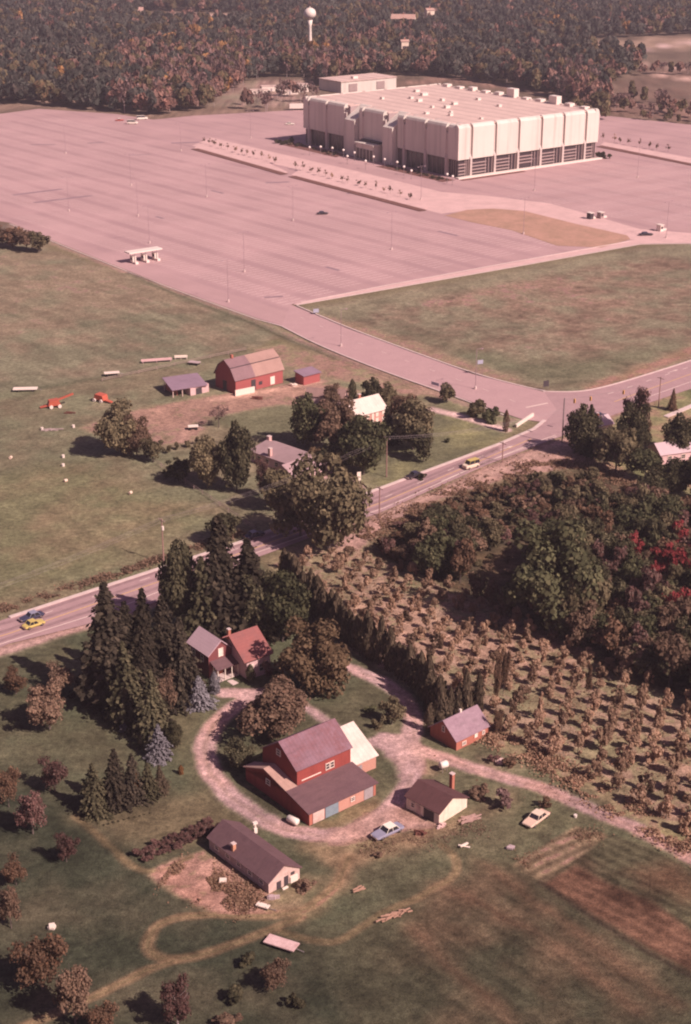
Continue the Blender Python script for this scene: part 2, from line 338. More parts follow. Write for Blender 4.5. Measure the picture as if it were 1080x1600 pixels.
# near farm
region('farm_lawn', [(15, 1012), (200, 960), (400, 870), (440, 930), (520, 1000), (600, 1050), (660, 1090), (790, 1150), (900, 1205), (1000, 1262), (1090, 1320), (1500, 1560), (1500, 2300), (-600, 2300), (-600, 1250)], LAWN, 1.5, .5, var=.35, col2=(0.064, 0.056, 0.038))
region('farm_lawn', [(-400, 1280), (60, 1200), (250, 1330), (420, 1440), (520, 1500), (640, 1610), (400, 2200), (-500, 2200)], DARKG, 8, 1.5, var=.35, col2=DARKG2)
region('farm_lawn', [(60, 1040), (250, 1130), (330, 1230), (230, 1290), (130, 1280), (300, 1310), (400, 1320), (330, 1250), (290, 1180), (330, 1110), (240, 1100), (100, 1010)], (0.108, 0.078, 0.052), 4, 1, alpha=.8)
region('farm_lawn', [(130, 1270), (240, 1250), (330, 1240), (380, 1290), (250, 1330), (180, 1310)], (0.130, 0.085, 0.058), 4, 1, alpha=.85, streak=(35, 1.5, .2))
region('meadow', [(640, 1400), (760, 1340), (840, 1370), (1100, 1560), (1600, 1900), (1300, 2300), (400, 2300), (560, 1560)], (0.056, 0.044, 0.031), 5, 1, var=.35, col2=(0.088, 0.050, 0.036), streak=(-47, .8, .42))
for q in ([(690, 1385), (790, 1430), (900, 1500), (1000, 1580)], [(740, 1340), (830, 1400), (920, 1465), (1060, 1570)], [(640, 1450), (720, 1520), (800, 1600)]):
    ribbon('meadow', q, 1.5, (0.14, 0.062, 0.045), 2.0, .5, alpha=.5)
region('orchard_ground', [(730, 1130), (790, 1152), (900, 1205), (1000, 1262), (1090, 1320), (1500, 1560), (1500, 1640), (1090, 1345), (950, 1262), (850, 1205), (780, 1165)], (0.40, 0.245, 0.17), 1.6, 1.0, var=.5, col2=(0.26, 0.175, 0.105), alpha=.85)
region('farm_lawn', [(560, 1130), (640, 1110), (700, 1140), (800, 1165), (1090, 1345), (1400, 1500), (1400, 1560), (1090, 1372), (960, 1305), (880, 1300), (800, 1345), (700, 1350), (600, 1350), (520, 1300), (590, 1240), (640, 1200)], (0.135, 0.098, 0.068), 4, 1, alpha=.85, var=.4, col2=(0.098, 0.075, 0.05))
# dirt ground around the farm buildings
region('dirt_yard', [(480, 1300), (540, 1290), (600, 1262), (640, 1268), (690, 1292), (700, 1300), (640, 1330), (560, 1350), (540, 1390), (500, 1430), (470, 1440), (500, 1400), (520, 1360), (480, 1330)], (0.24, 0.135, 0.095), 2, .8, var=.5, col2=(0.125, 0.085, 0.055))
region('dirt_yard', [(660, 1180), (700, 1200), (680, 1212), (650, 1225), (640, 1245), (625, 1250), (640, 1200)], (0.27, 0.16, 0.12), 1.5, .6, var=.5, col2=(0.17, 0.11, 0.075))
region('dirt_yard', [(500, 1285), (590, 1248), (600, 1260), (540, 1290), (505, 1300)], (0.22, 0.125, 0.085), 1, .5, var=.5, col2=(0.13, 0.09, 0.055))
region('brush_plot', [(240, 1368), (262, 1350), (320, 1332), (420, 1395), (412, 1425), (350, 1428), (320, 1415), (280, 1395)], (0.38, 0.215, 0.165), 1.0, .9, var=.7, col2=(0.21, 0.105, 0.075))
region('dirt_yard', [(400, 1400), (440, 1392), (480, 1372), (500, 1380), (470, 1420), (420, 1428)], (0.24, 0.135, 0.10), 1.6, .7, var=.6, col2=(0.11, 0.08, 0.052))
region('dirt_yard', [(740, 1180), (800, 1180), (830, 1200), (790, 1206), (750, 1198)], (0.24, 0.135, 0.11), 1.5, .8, var=.6, col2=(0.12, 0.085, 0.06))
region('dirt_yard', [(770, 1228), (810, 1235), (815, 1262), (780, 1275), (735, 1280), (690, 1300), (700, 1285), (760, 1262)], (0.21, 0.125, 0.09), 2, .9, var=.6, col2=(0.12, 0.09, 0.06))
# garden plots
ribbon('gravel_shoulder', [(-200, 1085), (15, 1012), (110, 984), (200, 957), (260, 930)], 3.6, (0.42, 0.27, 0.235), 1.4, .5, var=.5, col2=(.30, .18, .15), thr=.3)
region('ploughed_plot', [(800, 1352), (900, 1290), (955, 1306), (850, 1380)], (0.25, 0.145, 0.11), .4, .15, var=.5, col2=(0.14, 0.085, 0.06), furrow=(36, 2.1, .38))
region('ploughed_plot', [(848, 1380), (955, 1303), (1010, 1320), (1100, 1370), (1500, 1640), (1500, 1800), (1080, 1522), (960, 1450)], (0.085, 0.046, 0.034), .4, .15, var=.6, col2=(0.060, 0.044, 0.03), furrow=(-41, 2.0, .28))
region('ploughed_plot', [(850, 1382), (900, 1352), (1000, 1402), (1090, 1460), (1400, 1660), (1400, 1760), (1080, 1518), (960, 1448)], (0.118, 0.050, 0.038), .8, .3, var=.6, alpha=.85, furrow=(-41, 2.0, .2))
region('ploughed_plot', [(985, 1360), (1060, 1350), (1120, 1400), (1060, 1415)], (0.13, 0.06, 0.042), 3, .9, alpha=.7)
ribbon('ploughed_plot', [(846, 1380), (960, 1455), (1085, 1530), (1200, 1600)], 0.9, (0.035, 0.02, 0.016), .5, .2, sm=False)
# tracks in the grass
TR = (0.245, 0.125, 0.085)
for q, w in (([(545, 1340), (520, 1395), (470, 1425), (400, 1432), (310, 1428), (250, 1440), (226, 1470), (235, 1492), (270, 1502), (330, 1490), (400, 1462), (470, 1432)], 2.0),
             ([(270, 1502), (220, 1520), (120, 1570), (0, 1620)], 1.8), ([(440, 1455), (480, 1470), (530, 1475), (590, 1430), (660, 1400), (710, 1370), (715, 1340), (690, 1320)], 1.4),
             ([(120, 1275), (170, 1320), (200, 1350), (240, 1368), (300, 1340)], 1.2)):
    ribbon('dirt_track', q, w * .85, TR, .5, .2, alpha=.62, var=.6, thr=0.25); ribbon(None, q, .5, (.10, .078, .045), .5, .22, alpha=.6)
# gravel drives
for q, w in (([(352, 1082), (385, 1084), (415, 1082)], 3.4),
             ([(400, 1086), (362, 1105), (332, 1135), (320, 1170), (328, 1205), (352, 1240), (395, 1272), (450, 1298), (510, 1308), (560, 1300), (600, 1275), (632, 1240), (645, 1205), (640, 1180), (620, 1165), (590, 1160)], 3.5),
             ([(648, 1200), (640, 1160), (650, 1120), (632, 1090), (600, 1066), (565, 1050), (540, 1042)], 3.2),
             ([(600, 1152), (640, 1166), (700, 1188), (780, 1212), (870, 1238), (960, 1280), (1080, 1338), (1300, 1450)], 2.9),
             ([(470, 1100), (500, 1120), (540, 1150)], 2.2)):
    ribbon('gravel_driveway', q, w, GRAV, .7, .28, var=.35, col2=(0.40, 0.235, 0.20), thr=.1)
ribbon(None, [(345, 1120), (332, 1135), (320, 1170), (328, 1205), (352, 1240), (395, 1272), (450, 1298), (500, 1307)], .5, (0.19, 0.125, 0.08), .5, .25, alpha=.6)
ribbon(None, [(632, 1240), (645, 1205), (650, 1120), (632, 1090), (600, 1066), (565, 1050)], .5, (0.2, 0.13, 0.09), .5, .25, alpha=.5)
region('gravel_driveway', [(585, 1158), (600, 1148), (640, 1148), (668, 1180), (650, 1205), (620, 1215), (612, 1185)], GRAV, 1, .5, var=.35, col2=(0.42, 0.26, 0.22))
region('gravel_driveway', [(600, 1260), (625, 1258), (680, 1290), (640, 1296), (590, 1305), (540, 1318), (500, 1322), (520, 1300)], (0.42, 0.26, 0.22), 1.2, .5, var=.4, col2=(0.33, 0.19, 0.15), alpha=.9)
ribbon(None, [(700, 1188), (780, 1212), (870, 1238), (960, 1280), (1080, 1338)], .55, (0.22, 0.13, 0.09), .6, .3, alpha=.6)

gm = bpy.data.materials.new('ground_cover'); gm.use_nodes = True; t = gm.node_tree; b = t.nodes['Principled BSDF']
b.inputs['Roughness'].default_value = 0.95; b.inputs['Specular IOR Level'].default_value = 0.1
ga = node(t, 'ShaderNodeAttribute', attribute_name='cover'); gp = node(t, 'ShaderNodeNewGeometry')
n1 = noise(t, 0.9, 5, gp.outputs['Position'], .7); n2 = noise(t, 3.5, 4, gp.outputs['Position'], .7); n3 = noise(t, 0.05, 4, gp.outputs['Position'], .6)
k1 = maprange(t, n1, .3, .7, .58, 1.46); k2 = maprange(t, n2, .3, .7, .62, 1.42); k3 = maprange(t, n3, .3, .7, .85, 1.15)
mm = node(t, 'ShaderNodeMath', operation='MULTIPLY'); t.links.new(k1, mm.inputs[0]); t.links.new(k2, mm.inputs[1])
mm2 = node(t, 'ShaderNodeMath', operation='MULTIPLY'); t.links.new(mm.outputs[0], mm2.inputs[0]); t.links.new(k3, mm2.inputs[1])
vm = node(t, 'ShaderNodeVectorMath', operation='SCALE'); t.links.new(ga.outputs['Color'], vm.inputs[0]); t.links.new(mm2.outputs[0], vm.inputs[3])
t.links.new(vm.outputs[0], b.inputs['Base Color'])
bp = node(t, 'ShaderNodeBump'); bp.inputs['Strength'].default_value = .7; bp.inputs['Distance'].default_value = .22
t.links.new(n2, bp.inputs['Height']); t.links.new(bp.outputs[0], b.inputs['Normal'])

near = np.clip(1 - (GY - 330) / 200, 0, 1)
GZ = ((fbm(GX, GY, 7, 3, 51) - .5) * .5 + (fbm(GX, GY, 1.6, 2, 57) - .5) * .16) * near
for q in ([(-600, 1190), (15, 965), (380, 846), (780, 694), (852, 660), (850, 612), (945, 604), (1070, 566), (1500, 425), (1500, 480), (1070, 611), (880, 681), (760, 727), (600, 799), (400, 872), (200, 960), (15, 1006), (-600, 1250)], [(430, 500), (455, 470), (545, 508), (640, 545), (740, 582), (849, 608), (868, 640), (851, 660), (700, 622), (600, 588), (500, 550)]):
    d_ = sdist(GX, GY, WP(q)); kk = np.clip((d_ + 3) / 2.5, 0, 1); GZ = GZ * (1 - kk) - .12 * kk
jj, ii = np.meshgrid(np.arange(NX - 1), np.arange(NY - 1)); q0 = (ii * NX + jj).ravel()
quads = np.stack([q0, q0 + 1, q0 + NX + 1, q0 + NX], 1); qreg = reg[q0]
GV = np.stack([GX, GY, GZ], 1); gm_ = (Cg[:, 0] < .24) & (GY < 640); Cg[gm_] *= np.array([1.08, 1.27, 1.08]); Cg = np.clip(Cg, 0.005, 1)
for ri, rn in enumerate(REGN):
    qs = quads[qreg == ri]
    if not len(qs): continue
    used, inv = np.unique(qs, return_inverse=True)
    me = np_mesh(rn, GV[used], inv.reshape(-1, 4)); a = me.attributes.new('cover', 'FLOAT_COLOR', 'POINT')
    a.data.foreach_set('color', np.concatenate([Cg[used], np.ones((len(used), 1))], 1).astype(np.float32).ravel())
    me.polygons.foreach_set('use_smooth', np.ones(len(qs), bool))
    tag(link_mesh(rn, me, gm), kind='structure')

# ------------------------------------------------------------------ paved surfaces
def sheet(name, pts, z, m, parent=None, world=False, thick=0.0):
    pl = pts if world else WP(pts)
    bm = bmesh.new(); vv = [bm.verts.new((x, y, z)) for x, y in pl]; f = bm.faces.new(vv)
    if f.normal.z < 0: f.normal_flip()
    if thick:
        r_ = bmesh.ops.extrude_face_region(bm, geom=[f]); bmesh.ops.translate(bm, verts=[g for g in r_['geom'] if isinstance(g, bmesh.types.BMVert)], vec=(0, 0, thick))
        bmesh.ops.recalc_face_normals(bm, faces=bm.faces)
    bmesh.ops.triangulate(bm, faces=bm.faces)
    me = bpy.data.meshes.new(name); bm.to_mesh(me); bm.free()
    o = link_mesh(name, me, m, parent)
    if parent is None: tag(o, kind='structure')
    return o
def line_strip(name, pts, w, z, m, h=0.0, world=False, parent=None, sm=False, kind='structure', dash=None):
    pl = [Vector(p) for p in (pts if world else WP(pts))]
    if sm: pl = [Vector(p) for p in smooth_line([tuple(p) for p in pl])]
    mb = MB()
    segs = []
    if dash:
        on, off = dash; L = 0; run = []
        for a, b2 in zip(pl[:-1], pl[1:]):
            n_ = max(1, int((b2 - a).length / .5))
            for k in range(n_): run.append(a.lerp(b2, k / n_))
        cur = []; d = 0
        for i, p in enumerate(run):
            if i: d += (p - run[i - 1]).length
            if d % (on + off) < on: cur.append(p)
            else:
                if len(cur) > 1: segs.append(cur)
                cur = []
    else: segs = [pl]
    for s in segs:
        L_, R_ = [], []
        for i, p in enumerate(s):
            d = (s[min(i + 1, len(s) - 1)] - s[max(i - 1, 0)]).normalized(); n_ = Vector((-d.y, d.x)) * w / 2
            L_.append(p + n_); R_.append(p - n_)
        n0 = len(s)
        if h: mb.add([(p.x, p.y, z) for p in L_] + [(p.x, p.y, z) for p in R_] + [(p.x, p.y, z + h) for p in L_] + [(p.x, p.y, z + h) for p in R_],
                     [(i, i + 1, i + 1 + 2 * n0, i + 2 * n0) for i in range(n0 - 1)] + [(i + n0, i + 3 * n0, i + 1 + 3 * n0, i + 1 + n0) for i in range(n0 - 1)] + [(i + 2 * n0, i + 1 + 2 * n0, i + 1 + 3 * n0, i + 3 * n0) for i in range(n0 - 1)])
        else: mb.add([(p.x, p.y, z) for p in L_] + [(p.x, p.y, z) for p in R_], [(i, i + 1, i + 1 + n0, i + n0) for i in range(n0 - 1)])
    o = mb.build(name, m, parent)
    if kind: tag(o, kind=kind)
    return o
# lot asphalt: bands of oil-darkened bays and cracks
def lotmat(name, c, ang, per, amt):
    m = bpy.data.materials.new(name); m.use_nodes = True; t = m.node_tree; b = t.nodes['Principled BSDF']; b.inputs['Roughness'].default_value = .9; b.inputs['Specular IOR Level'].default_value = .15
    g = node(t, 'ShaderNodeNewGeometry'); mp = node(t, 'ShaderNodeMapping'); t.links.new(g.outputs['Position'], mp.inputs[0]); mp.inputs['Rotation'].default_value = (0, 0, R(-ang))
    sx = node(t, 'ShaderNodeMapping'); t.links.new(mp.outputs[0], sx.inputs[0]); sx.inputs['Scale'].default_value = (.004, .35, 1)
    w = node(t, 'ShaderNodeTexWave'); w.bands_direction = 'Y'; w.inputs['Scale'].default_value = .314 / per; w.inputs['Distortion'].default_value = .25; w.inputs['Detail'].default_value = 2; w.inputs['Detail Scale'].default_value = .3; t.links.new(mp.outputs[0], w.inputs[0])
    n1 = noise(t, 1, 4, sx.outputs[0]); n2 = noise(t, .03, 5, g.outputs['Position'], .6); n3 = noise(t, 1.3, 4, g.outputs['Position'], .7)
    cc = mixc(t, c, (c[0] * .62, c[1] * .60, c[2] * .68), maprange(t, w.outputs['Fac'], .72, 1, 0, amt))
    cc = mixc(t, cc, (c[0] * .70, c[1] * .66, c[2] * .72), maprange(t, n1, .45, .75, 0, amt * 1.1))
    cc = mixc(t, cc, tuple(min(1, x * 1.22) for x in c), maprange(t, n2, .42, .66, 0, .7))
    cc = mixc(t, cc, tuple(x * .8 for x in c), maprange(t, n3, .4, .8, 0, .6))
    t.links.new(cc, b.inputs['Base Color']); return m
LOT = lotmat('lot_asphalt', (0.410, 0.258, 0.250), -50, 15.5, .36)
ROAD = mat('road_asphalt', (0.37, 0.232, 0.228), .9, .35, .35, col2=(0.28, 0.17, 0.175), world=True)
ACC = mat('access_asphalt', (0.42, 0.262, 0.255), .9, .3, .2, col2=(0.35, 0.215, 0.215), world=True)
CONC = mat('pale_concrete', (0.60, 0.46, 0.42), .9, .3, .6, world=True)
PAVEL = mat('light_paving', (0.60, 0.39, 0.36), .9, .25, .15, world=True)
PAINT = mat('road_paint', (0.72, 0.55, 0.48), .8, .3, 2, world=True)
YPAINT = mat('yellow_road_paint', (0.62, 0.38, 0.16), .8, .4, 2, world=True)
lot = sheet('parking_lot', [(-700, 240), (-300, 200), (0, 178), (60, 170), (180, 178), (240, 187), (300, 181), (480, 171), (640, 150), (800, 165), (940, 180), (1070, 194), (1500, 230), (1500, 420), (1090, 376), (1000, 380), (800, 415), (600, 450), (455, 476), (440, 509), (400, 497), (300, 461), (200, 423), (100, 383), (15, 348), (-160, 322), (-700, 290)], .03, LOT)
road = sheet('main_road', [(-600, 1190), (15, 965), (200, 905), (380, 846), (560, 776), (780, 694), (852, 660), (870, 640), (850, 612), (905, 612), (945, 604), (1000, 588), (1070, 566), (1200, 522), (1500, 425), (1500, 480), (1200, 570), (1070, 611), (960, 648), (880, 681), (760, 727), (600, 799), (470, 846), (400, 872), (200, 960), (15, 1006), (-600, 1250)], .06, ROAD)
sheet('access_road', [(440, 509), (455, 476), (545, 514), (640, 549), (740, 585), (815, 604), (849, 612), (890, 615), (890, 652), (851, 660), (815, 655), (700, 615), (600, 580), (500, 540)], .045, ACC)
sheet('perimeter_drive', [(463, 474), (600, 447), (800, 410), (1000, 374), (940, 388), (850, 372), (690, 331), (668, 328), (700, 318), (870, 338), (920, 345), (1010, 356), (1100, 360), (1300, 372), (1300, 400), (1070, 384), (1000, 386), (800, 421), (600, 456), (470, 480)][0:0] or [(463, 474), (600, 448), (800, 411), (1000, 373), (1100, 364), (1300, 372), (1300, 392), (1070, 380), (1000, 381), (800, 417), (600, 452), (458, 477)], .06, PAVEL)
sheet('perimeter_drive', [(330, 215), (480, 250), (560, 268), (690, 300), (760, 306), (860, 318), (1000, 358), (1100, 366), (1090, 378), (985, 374), (900, 352), (820, 330), (760, 326), (690, 334), (640, 322), (480, 268), (300, 228)], .05, PAVEL)
sheet('dry_grass_island', [(695, 337), (730, 328), (770, 326), (820, 330), (900, 350), (980, 368), (985, 374), (940, 387), (870, 384), (800, 360), (740, 348)], .09, mat('dry_grass', (0.42, 0.235, 0.17), .95, .5, .12, col2=(0.27, 0.17, 0.11), world=True))
line_strip('kerb', [(15, 965), (200, 905), (380, 846), (560, 776), (780, 694), (835, 670), (851, 657)], 1.0, 0.05, CONC, .14)
line_strip('kerb', [(849, 612), (905, 613), (945, 605), (1000, 589), (1070, 567), (1200, 523)], .6, 0.05, CONC, .14, sm=True)
line_strip('kerb', [(464, 478), (545, 513), (640, 548), (740, 584), (820, 605), (855, 612)], .6, 0.05, CONC, .14, sm=True)
line_strip('kerb', [(440, 510), (500, 541), (600, 581), (700, 616), (790, 650)], .5, 0.05, CONC, .14, sm=True)
line_strip('kerb', [(463, 477), (600, 453), (800, 418), (1000, 382), (1070, 381), (1300, 393)], .6, 0.05, CONC, .14)
line_strip('kerb', [(15, 350), (100, 385), (200, 425), (300, 463), (400, 499), (440, 510)], .5, 0.05, CONC, .12)
line_strip('kerb', [(470, 473), (600, 447), (800, 410), (985, 377)], .5, 0.07, CONC, .14)
WORN = mat('worn_lane', (0.29, 0.18, 0.18), .9, .4, .5, world=True)
for q in ([(-200, 1047), (15, 984), (200, 920), (400, 852), (600, 781), (780, 702)], [(-200, 1066), (15, 997), (200, 936), (400, 861), (600, 790), (770, 719)], [(-200, 1032), (15, 972), (200, 909), (400, 843), (600, 774), (780, 699)]): line_strip('worn_lane', q, 1.1, .063, WORN)
for nm, q, m_, dsh, w_ in (('centre_line', [(-200, 1055), (15, 990), (200, 926), (400, 856), (600, 784), (770, 712), (830, 686)], YPAINT, None, .28),
                     ('lane_line', [(-200, 1042), (15, 978), (200, 914), (400, 848), (600, 778), (770, 706)], PAINT, (3, 9), .22),
                     ('lane_line', [(-200, 1075), (15, 1002), (200, 944), (400, 864), (600, 794), (760, 722), (870, 682)], PAINT, None, .25),
                     ('turn_line', [(690, 752), (770, 718), (840, 690), (868, 680)], PAINT, None, .25),
                     ('centre_line', [(960, 628), (1070, 588), (1300, 510)], YPAINT, None, .28), ('lane_line', [(950, 616), (1070, 576), (1300, 500)], PAINT, (3, 6), .25),
                     ('lane_line', [(975, 634), (1070, 600), (1300, 522)], PAINT, None, .25),
                     ('stop_line', [(822, 637), (856, 630)], PAINT, None, .6),
                     ('lane_line', [(470, 496), (560, 536), (660, 573), (760, 610), (820, 634)], PAINT, (3, 9), .15)):
    line_strip(nm, q, w_, .068, m_, dash=dsh)
for c in ((792, 700), (1052, 580)):
    x, y = P(*c); MB().prism([(-2.6, -.12), (.6, -.12), (.6, -.5), (2.4, 0), (.6, .5), (.6, .12), (-2.6, .12)], 'z', .066, .072)
    o = MB().prism([(-2.6, -.12), (.6, -.12), (.6, -.5), (2.4, 0), (.6, .5), (.6, .12), (-2.6, .12)], 'z', .068, .074).build('turn_arrow', PAINT); o.location = (x, y, 0); o.rotation_euler.z = R(40); tag(o, kind='structure')
# stall lines over the lot: rows of short painted lines, one mesh
lp = WP([(15, 350), (440, 505), (600, 452), (985, 376), (880, 360), (660, 332), (300, 232), (120, 176), (-300, 215)])
ca, sa = math.cos(R(-50)), math.sin(R(-50)); sv, sf = [], []
uu, vv_ = np.meshgrid(np.arange(-1100, 900, 3.0), np.arange(-201.5, 1100, 15.5)); uu = uu.ravel(); vv_ = vv_.ravel()
LX = uu * ca - vv_ * sa; LY = uu * sa + vv_ * ca; ok = (sdist(LX, LY, lp) > 12)
for u_, v_ in zip(uu[ok], vv_[ok]):
    for s_ in (-1, 1):
        n_ = len(sv)
        for du, dv in ((-.09, .3), (.09, .3), (.09, 5.4), (-.09, 5.4)):
            U = u_ + du; V = v_ + dv * s_; sv.append((U * ca - V * sa, U * sa + V * ca, .036))
        sf.append((n_, n_ + 1, n_ + 2, n_ + 3))
me = np_mesh('stall_lines', np.array(sv), np.array(sf)); tag(link_mesh('stall_lines', me, mat('faded_paint', (0.80, 0.60, 0.56), .9, .3, 1, world=True)), kind='structure')
lp2 = WP([(700, 312), (870, 330), (1010, 352), (1400, 372), (1400, 250), (1060, 252), (940, 250), (800, 288)])
sv, sf = [], []
LX = uu * sa * -1 - vv_ * ca; 
for a_ in (0,):
    cb, sb = math.cos(R(36)), math.sin(R(36)); LX = uu * cb - (vv_ - 0) * sb; LY = uu * sb + vv_ * cb
    uu2, vv2 = np.meshgrid(np.arange(200, 1400, 3.0), np.arange(200, 1000, 18.5)); uu2 = uu2.ravel(); vv2 = vv2.ravel(); LX = uu2 * cb - vv2 * sb; LY = uu2 * sb + vv2 * cb
    ok = sdist(LX, LY, lp2) > 6
    for u_, v_ in zip(uu2[ok], vv2[ok]):
        for s_ in (-1, 1):
            n_ = len(sv)
            for du, dv in ((-.09, .3), (.09, .3), (.09, 5.4), (-.09, 5.4)):
                U = u_ + du; V = v_ + dv * s_; sv.append((U * cb - V * sb, U * sb + V * cb, .036))
            sf.append((n_, n_ + 1, n_ + 2, n_ + 3))
me = np_mesh('stall_lines', np.array(sv), np.array(sf)); tag(link_mesh('stall_lines', me, bpy.data.materials['faded_paint']), kind='structure')
APATCH = mat('asphalt_patch', (.27, .175, .19), .9, .4, .3, world=True)
for cx, cy, w_, h_, a_ in ((290, 223, 16, 4, 10), (434, 285, 12, 3, 10), (470, 268, 9, 3, -50), (68, 226, 14, 3, 0), (150, 223, 9, 3, 20), (218, 242, 12, 2, 10), (428, 464, 7, 2, 10), (60, 300, 26, 3, 35), (100, 311, 30, 3, 35), (560, 300, 14, 2, 36), (700, 365, 12, 2, -50), (250, 340, 6, 2, -50), (520, 420, 8, 2, -50), (340, 300, 10, 2, -50)):
    X, Y = P(cx, cy); c_, s_ = math.cos(R(a_)), math.sin(R(a_)); sheet('asphalt_patch', [(X + u * c_ - v * s_, Y + u * s_ + v * c_) for u, v in ((-w_ / 2, -h_ / 2), (w_ / 2, -h_ * .4), (w_ * .46, h_ / 2), (-w_ * .5, h_ * .42))], .040, APATCH, world=True)
# tree islands in the lot
MULCH = mat('mulch', (0.17, 0.075, 0.06), .95, .5, .3, world=True)
for q in ([(303, 232), (445, 272), (449, 269), (420, 255), (312, 226)], [(455, 274), (660, 329), (668, 325), (600, 300), (470, 264)], [(938, 227), (1062, 252), (1200, 280), (1205, 272), (1062, 244), (945, 222)]):
    sheet('tree_island', q, .03, PAVEL, thick=.16)
for q in ([(304, 233), (445, 273)], [(456, 276), (662, 330)], [(936, 229), (1062, 254), (1190, 280)]):
    line_strip('planting_bed', q, 4.2, .16, MULCH, .12)

# ------------------------------------------------------------------ the arena
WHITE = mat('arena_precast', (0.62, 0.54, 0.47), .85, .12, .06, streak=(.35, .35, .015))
ROOFM = mat('arena_roof', (0.60, 0.43, 0.37), .9, .45, .05, col2=(0.48, 0.335, 0.295), stripes=(9.0, (0, 0, 0), .3))
GLASS = mat('dark_glazing', (0.045, 0.03, 0.035), .25, .3, .3, spec=.5)
LOUV = mat('grey_louvre', (0.33, 0.235, 0.22), .7, .2, .5)
SOFFIT = mat('grey_soffit', (0.35, 0.26, 0.25), .9, .2, .3)  # one even grey for the core wall, mullions and gutter box
METAL = mat('grey_steel', (0.28, 0.22, 0.22), .5, .2, 2, metal=.3)
WMETAL = mat('white_painted_metal', (0.74, 0.62, 0.54), .5, .15, 1.5)
DARKM = mat('dark_metal', (0.06, 0.045, 0.05), .6, .2, 2)
ao = P(715, 279); AR = empty('arena', (ao[0], ao[1], 0), R(36.5), 'huge pale windowless sports arena with ribbed panels standing in the middle of the car park', 'arena')
AL, AW, AH, PB = 96.5, 132.5, 25.7, 8.8
NOTCH = [(v - .95, v + .95) for v in (8.8, 25.3, 42.6, 59.4, 77.6, 93.4, 110.4, 127.2)] + [(49.3, 57.5), (81.7, 90.7)]; NOTCH.sort(); RD = 9.4
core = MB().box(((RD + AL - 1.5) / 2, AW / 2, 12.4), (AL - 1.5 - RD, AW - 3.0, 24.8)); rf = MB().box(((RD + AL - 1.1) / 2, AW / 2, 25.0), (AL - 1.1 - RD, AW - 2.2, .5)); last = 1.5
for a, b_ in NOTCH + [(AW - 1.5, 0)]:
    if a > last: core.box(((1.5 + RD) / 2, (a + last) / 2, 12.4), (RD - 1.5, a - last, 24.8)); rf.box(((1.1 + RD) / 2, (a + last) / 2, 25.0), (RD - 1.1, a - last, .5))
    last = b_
core.build('core_wall', SOFFIT, AR); rf.build('roof', ROOFM, AR)
def panel(axis, a, b, back=False, ch=1.5):
    # precast wall panel: bowed top edge leaning back to the roof
    prof = [(0, PB), (0, AH - 1.6), (.6, AH - .5), (1.8, AH), (2.6, AH), (2.6, PB + 1.0), (.9, PB - .25)]
    mb = MB()
    if axis == 'u': mb.prism([((AW - p[0]) if back else p[0], p[1]) for p in prof], 'x', a, b)
    else: mb.prism([((AL - p[0]) if back else p[0], p[1]) for p in prof], 'y', a, b)
    return mb.build('wall_panel', WHITE, AR)
ufin = [8.4, 24.2, 39.9, 55.5, 71.2, 87.0]
ue = [0.0] + ufin + [AL]
for i in range(len(ue) - 1):
    a = ue[i] + (.95 if i else .02); b_ = ue[i + 1] - (.95 if i < len(ue) - 2 else .02)
    panel('u', a, b_); panel('u', a, b_, True)
for u in ufin:
    for y0, sg in ((0, 1), (AW, -1)):
        mb = MB(); prof = [(y0 + sg * p, z) for p, z in ((-.35, 0), (-.35, PB), (.85, PB + 2), (.95, AH - 2.2), (2.2, AH - .1), (2.6, AH - .1), (2.6, 0))]
        mb.prism(prof, 'x', u - .62, u + .62).build('pier', mat('pier_precast', (0.50, 0.40, 0.36), .85, .15, .1) if 'pier_precast' not in bpy.data.materials else bpy.data.materials['pier_precast'], AR)
PIER = bpy.data.materials['pier_precast']
vfin = [8.8, 25.3, 42.6, 59.4, 77.6, 93.4, 110.4, 127.2]
vpan = [(0.02, 7.9), (9.7, 24.4), (26.2, 41.7), (43.5, 48.4), (60.3, 76.7), (78.4, 81.0), (94.3, 109.5), (111.3, 126.3), (128.1, AW - .02)]
for a, b_ in vpan: panel('v', a + (.85 if a < 1 else 0), b_); panel('v', a, b_, True)
for v in vfin:
    for x0, sg in ((0, 1), (AL, -1)):
        mb = MB(); prof = [(x0 + sg * p, z) for p, z in (((-.5, 0), (-.5, PB), (.2, PB + 2), (.2, AH - 4.6), (6.6, AH - .4), (RD, AH - .4), (RD, 0)) if sg > 0 else ((-.5, 0), (-.5, PB), (.5, PB + 2), (.5, AH - 7), (2.7, AH - .1), (3.4, AH - .1), (3.4, 0)))]
        mb.prism(prof, 'y', v - .8, v + .8).build('pier', PIER, AR)
for a, b_ in ((49.4, 57.4), (81.8, 90.6)):        # stair towers with long sloped shoulders
    mb = MB(); prof = [(-2.6, 0), (-2.6, AH - 7.2), (RD - 1.2, AH - .3), (RD, AH - .3), (RD, 0)]
    mb.prism(prof, 'y', a, b_).build('stair_tower', WHITE, AR)
    mb = MB(); mb.prism([(AL - p, z) for p, z in [(-2.6, 0), (-2.6, AH - 9.5), (1.4, AH - .2), (3.2, AH + .1), (3.2, 0)]], 'y', a, b_).build('stair_tower', WHITE, AR)
MB().box((-2.2, 69, 4.0), (6.5, 15.5, 8.0)).box((-2.4, 69, 8.3), (7.6, 16.6, .9)).build('entrance_block', WHITE, AR)
for k in range(5): MB().box((-5.5, 63.2 + k * 2.9, 3.1), (.18, 2.2, 5.4)).build('entrance_door', GLASS, AR)
MB().box((-.5, 69, 9.4), (3.4, 15.5, .9)).build('entrance_recess', DARKM, AR)
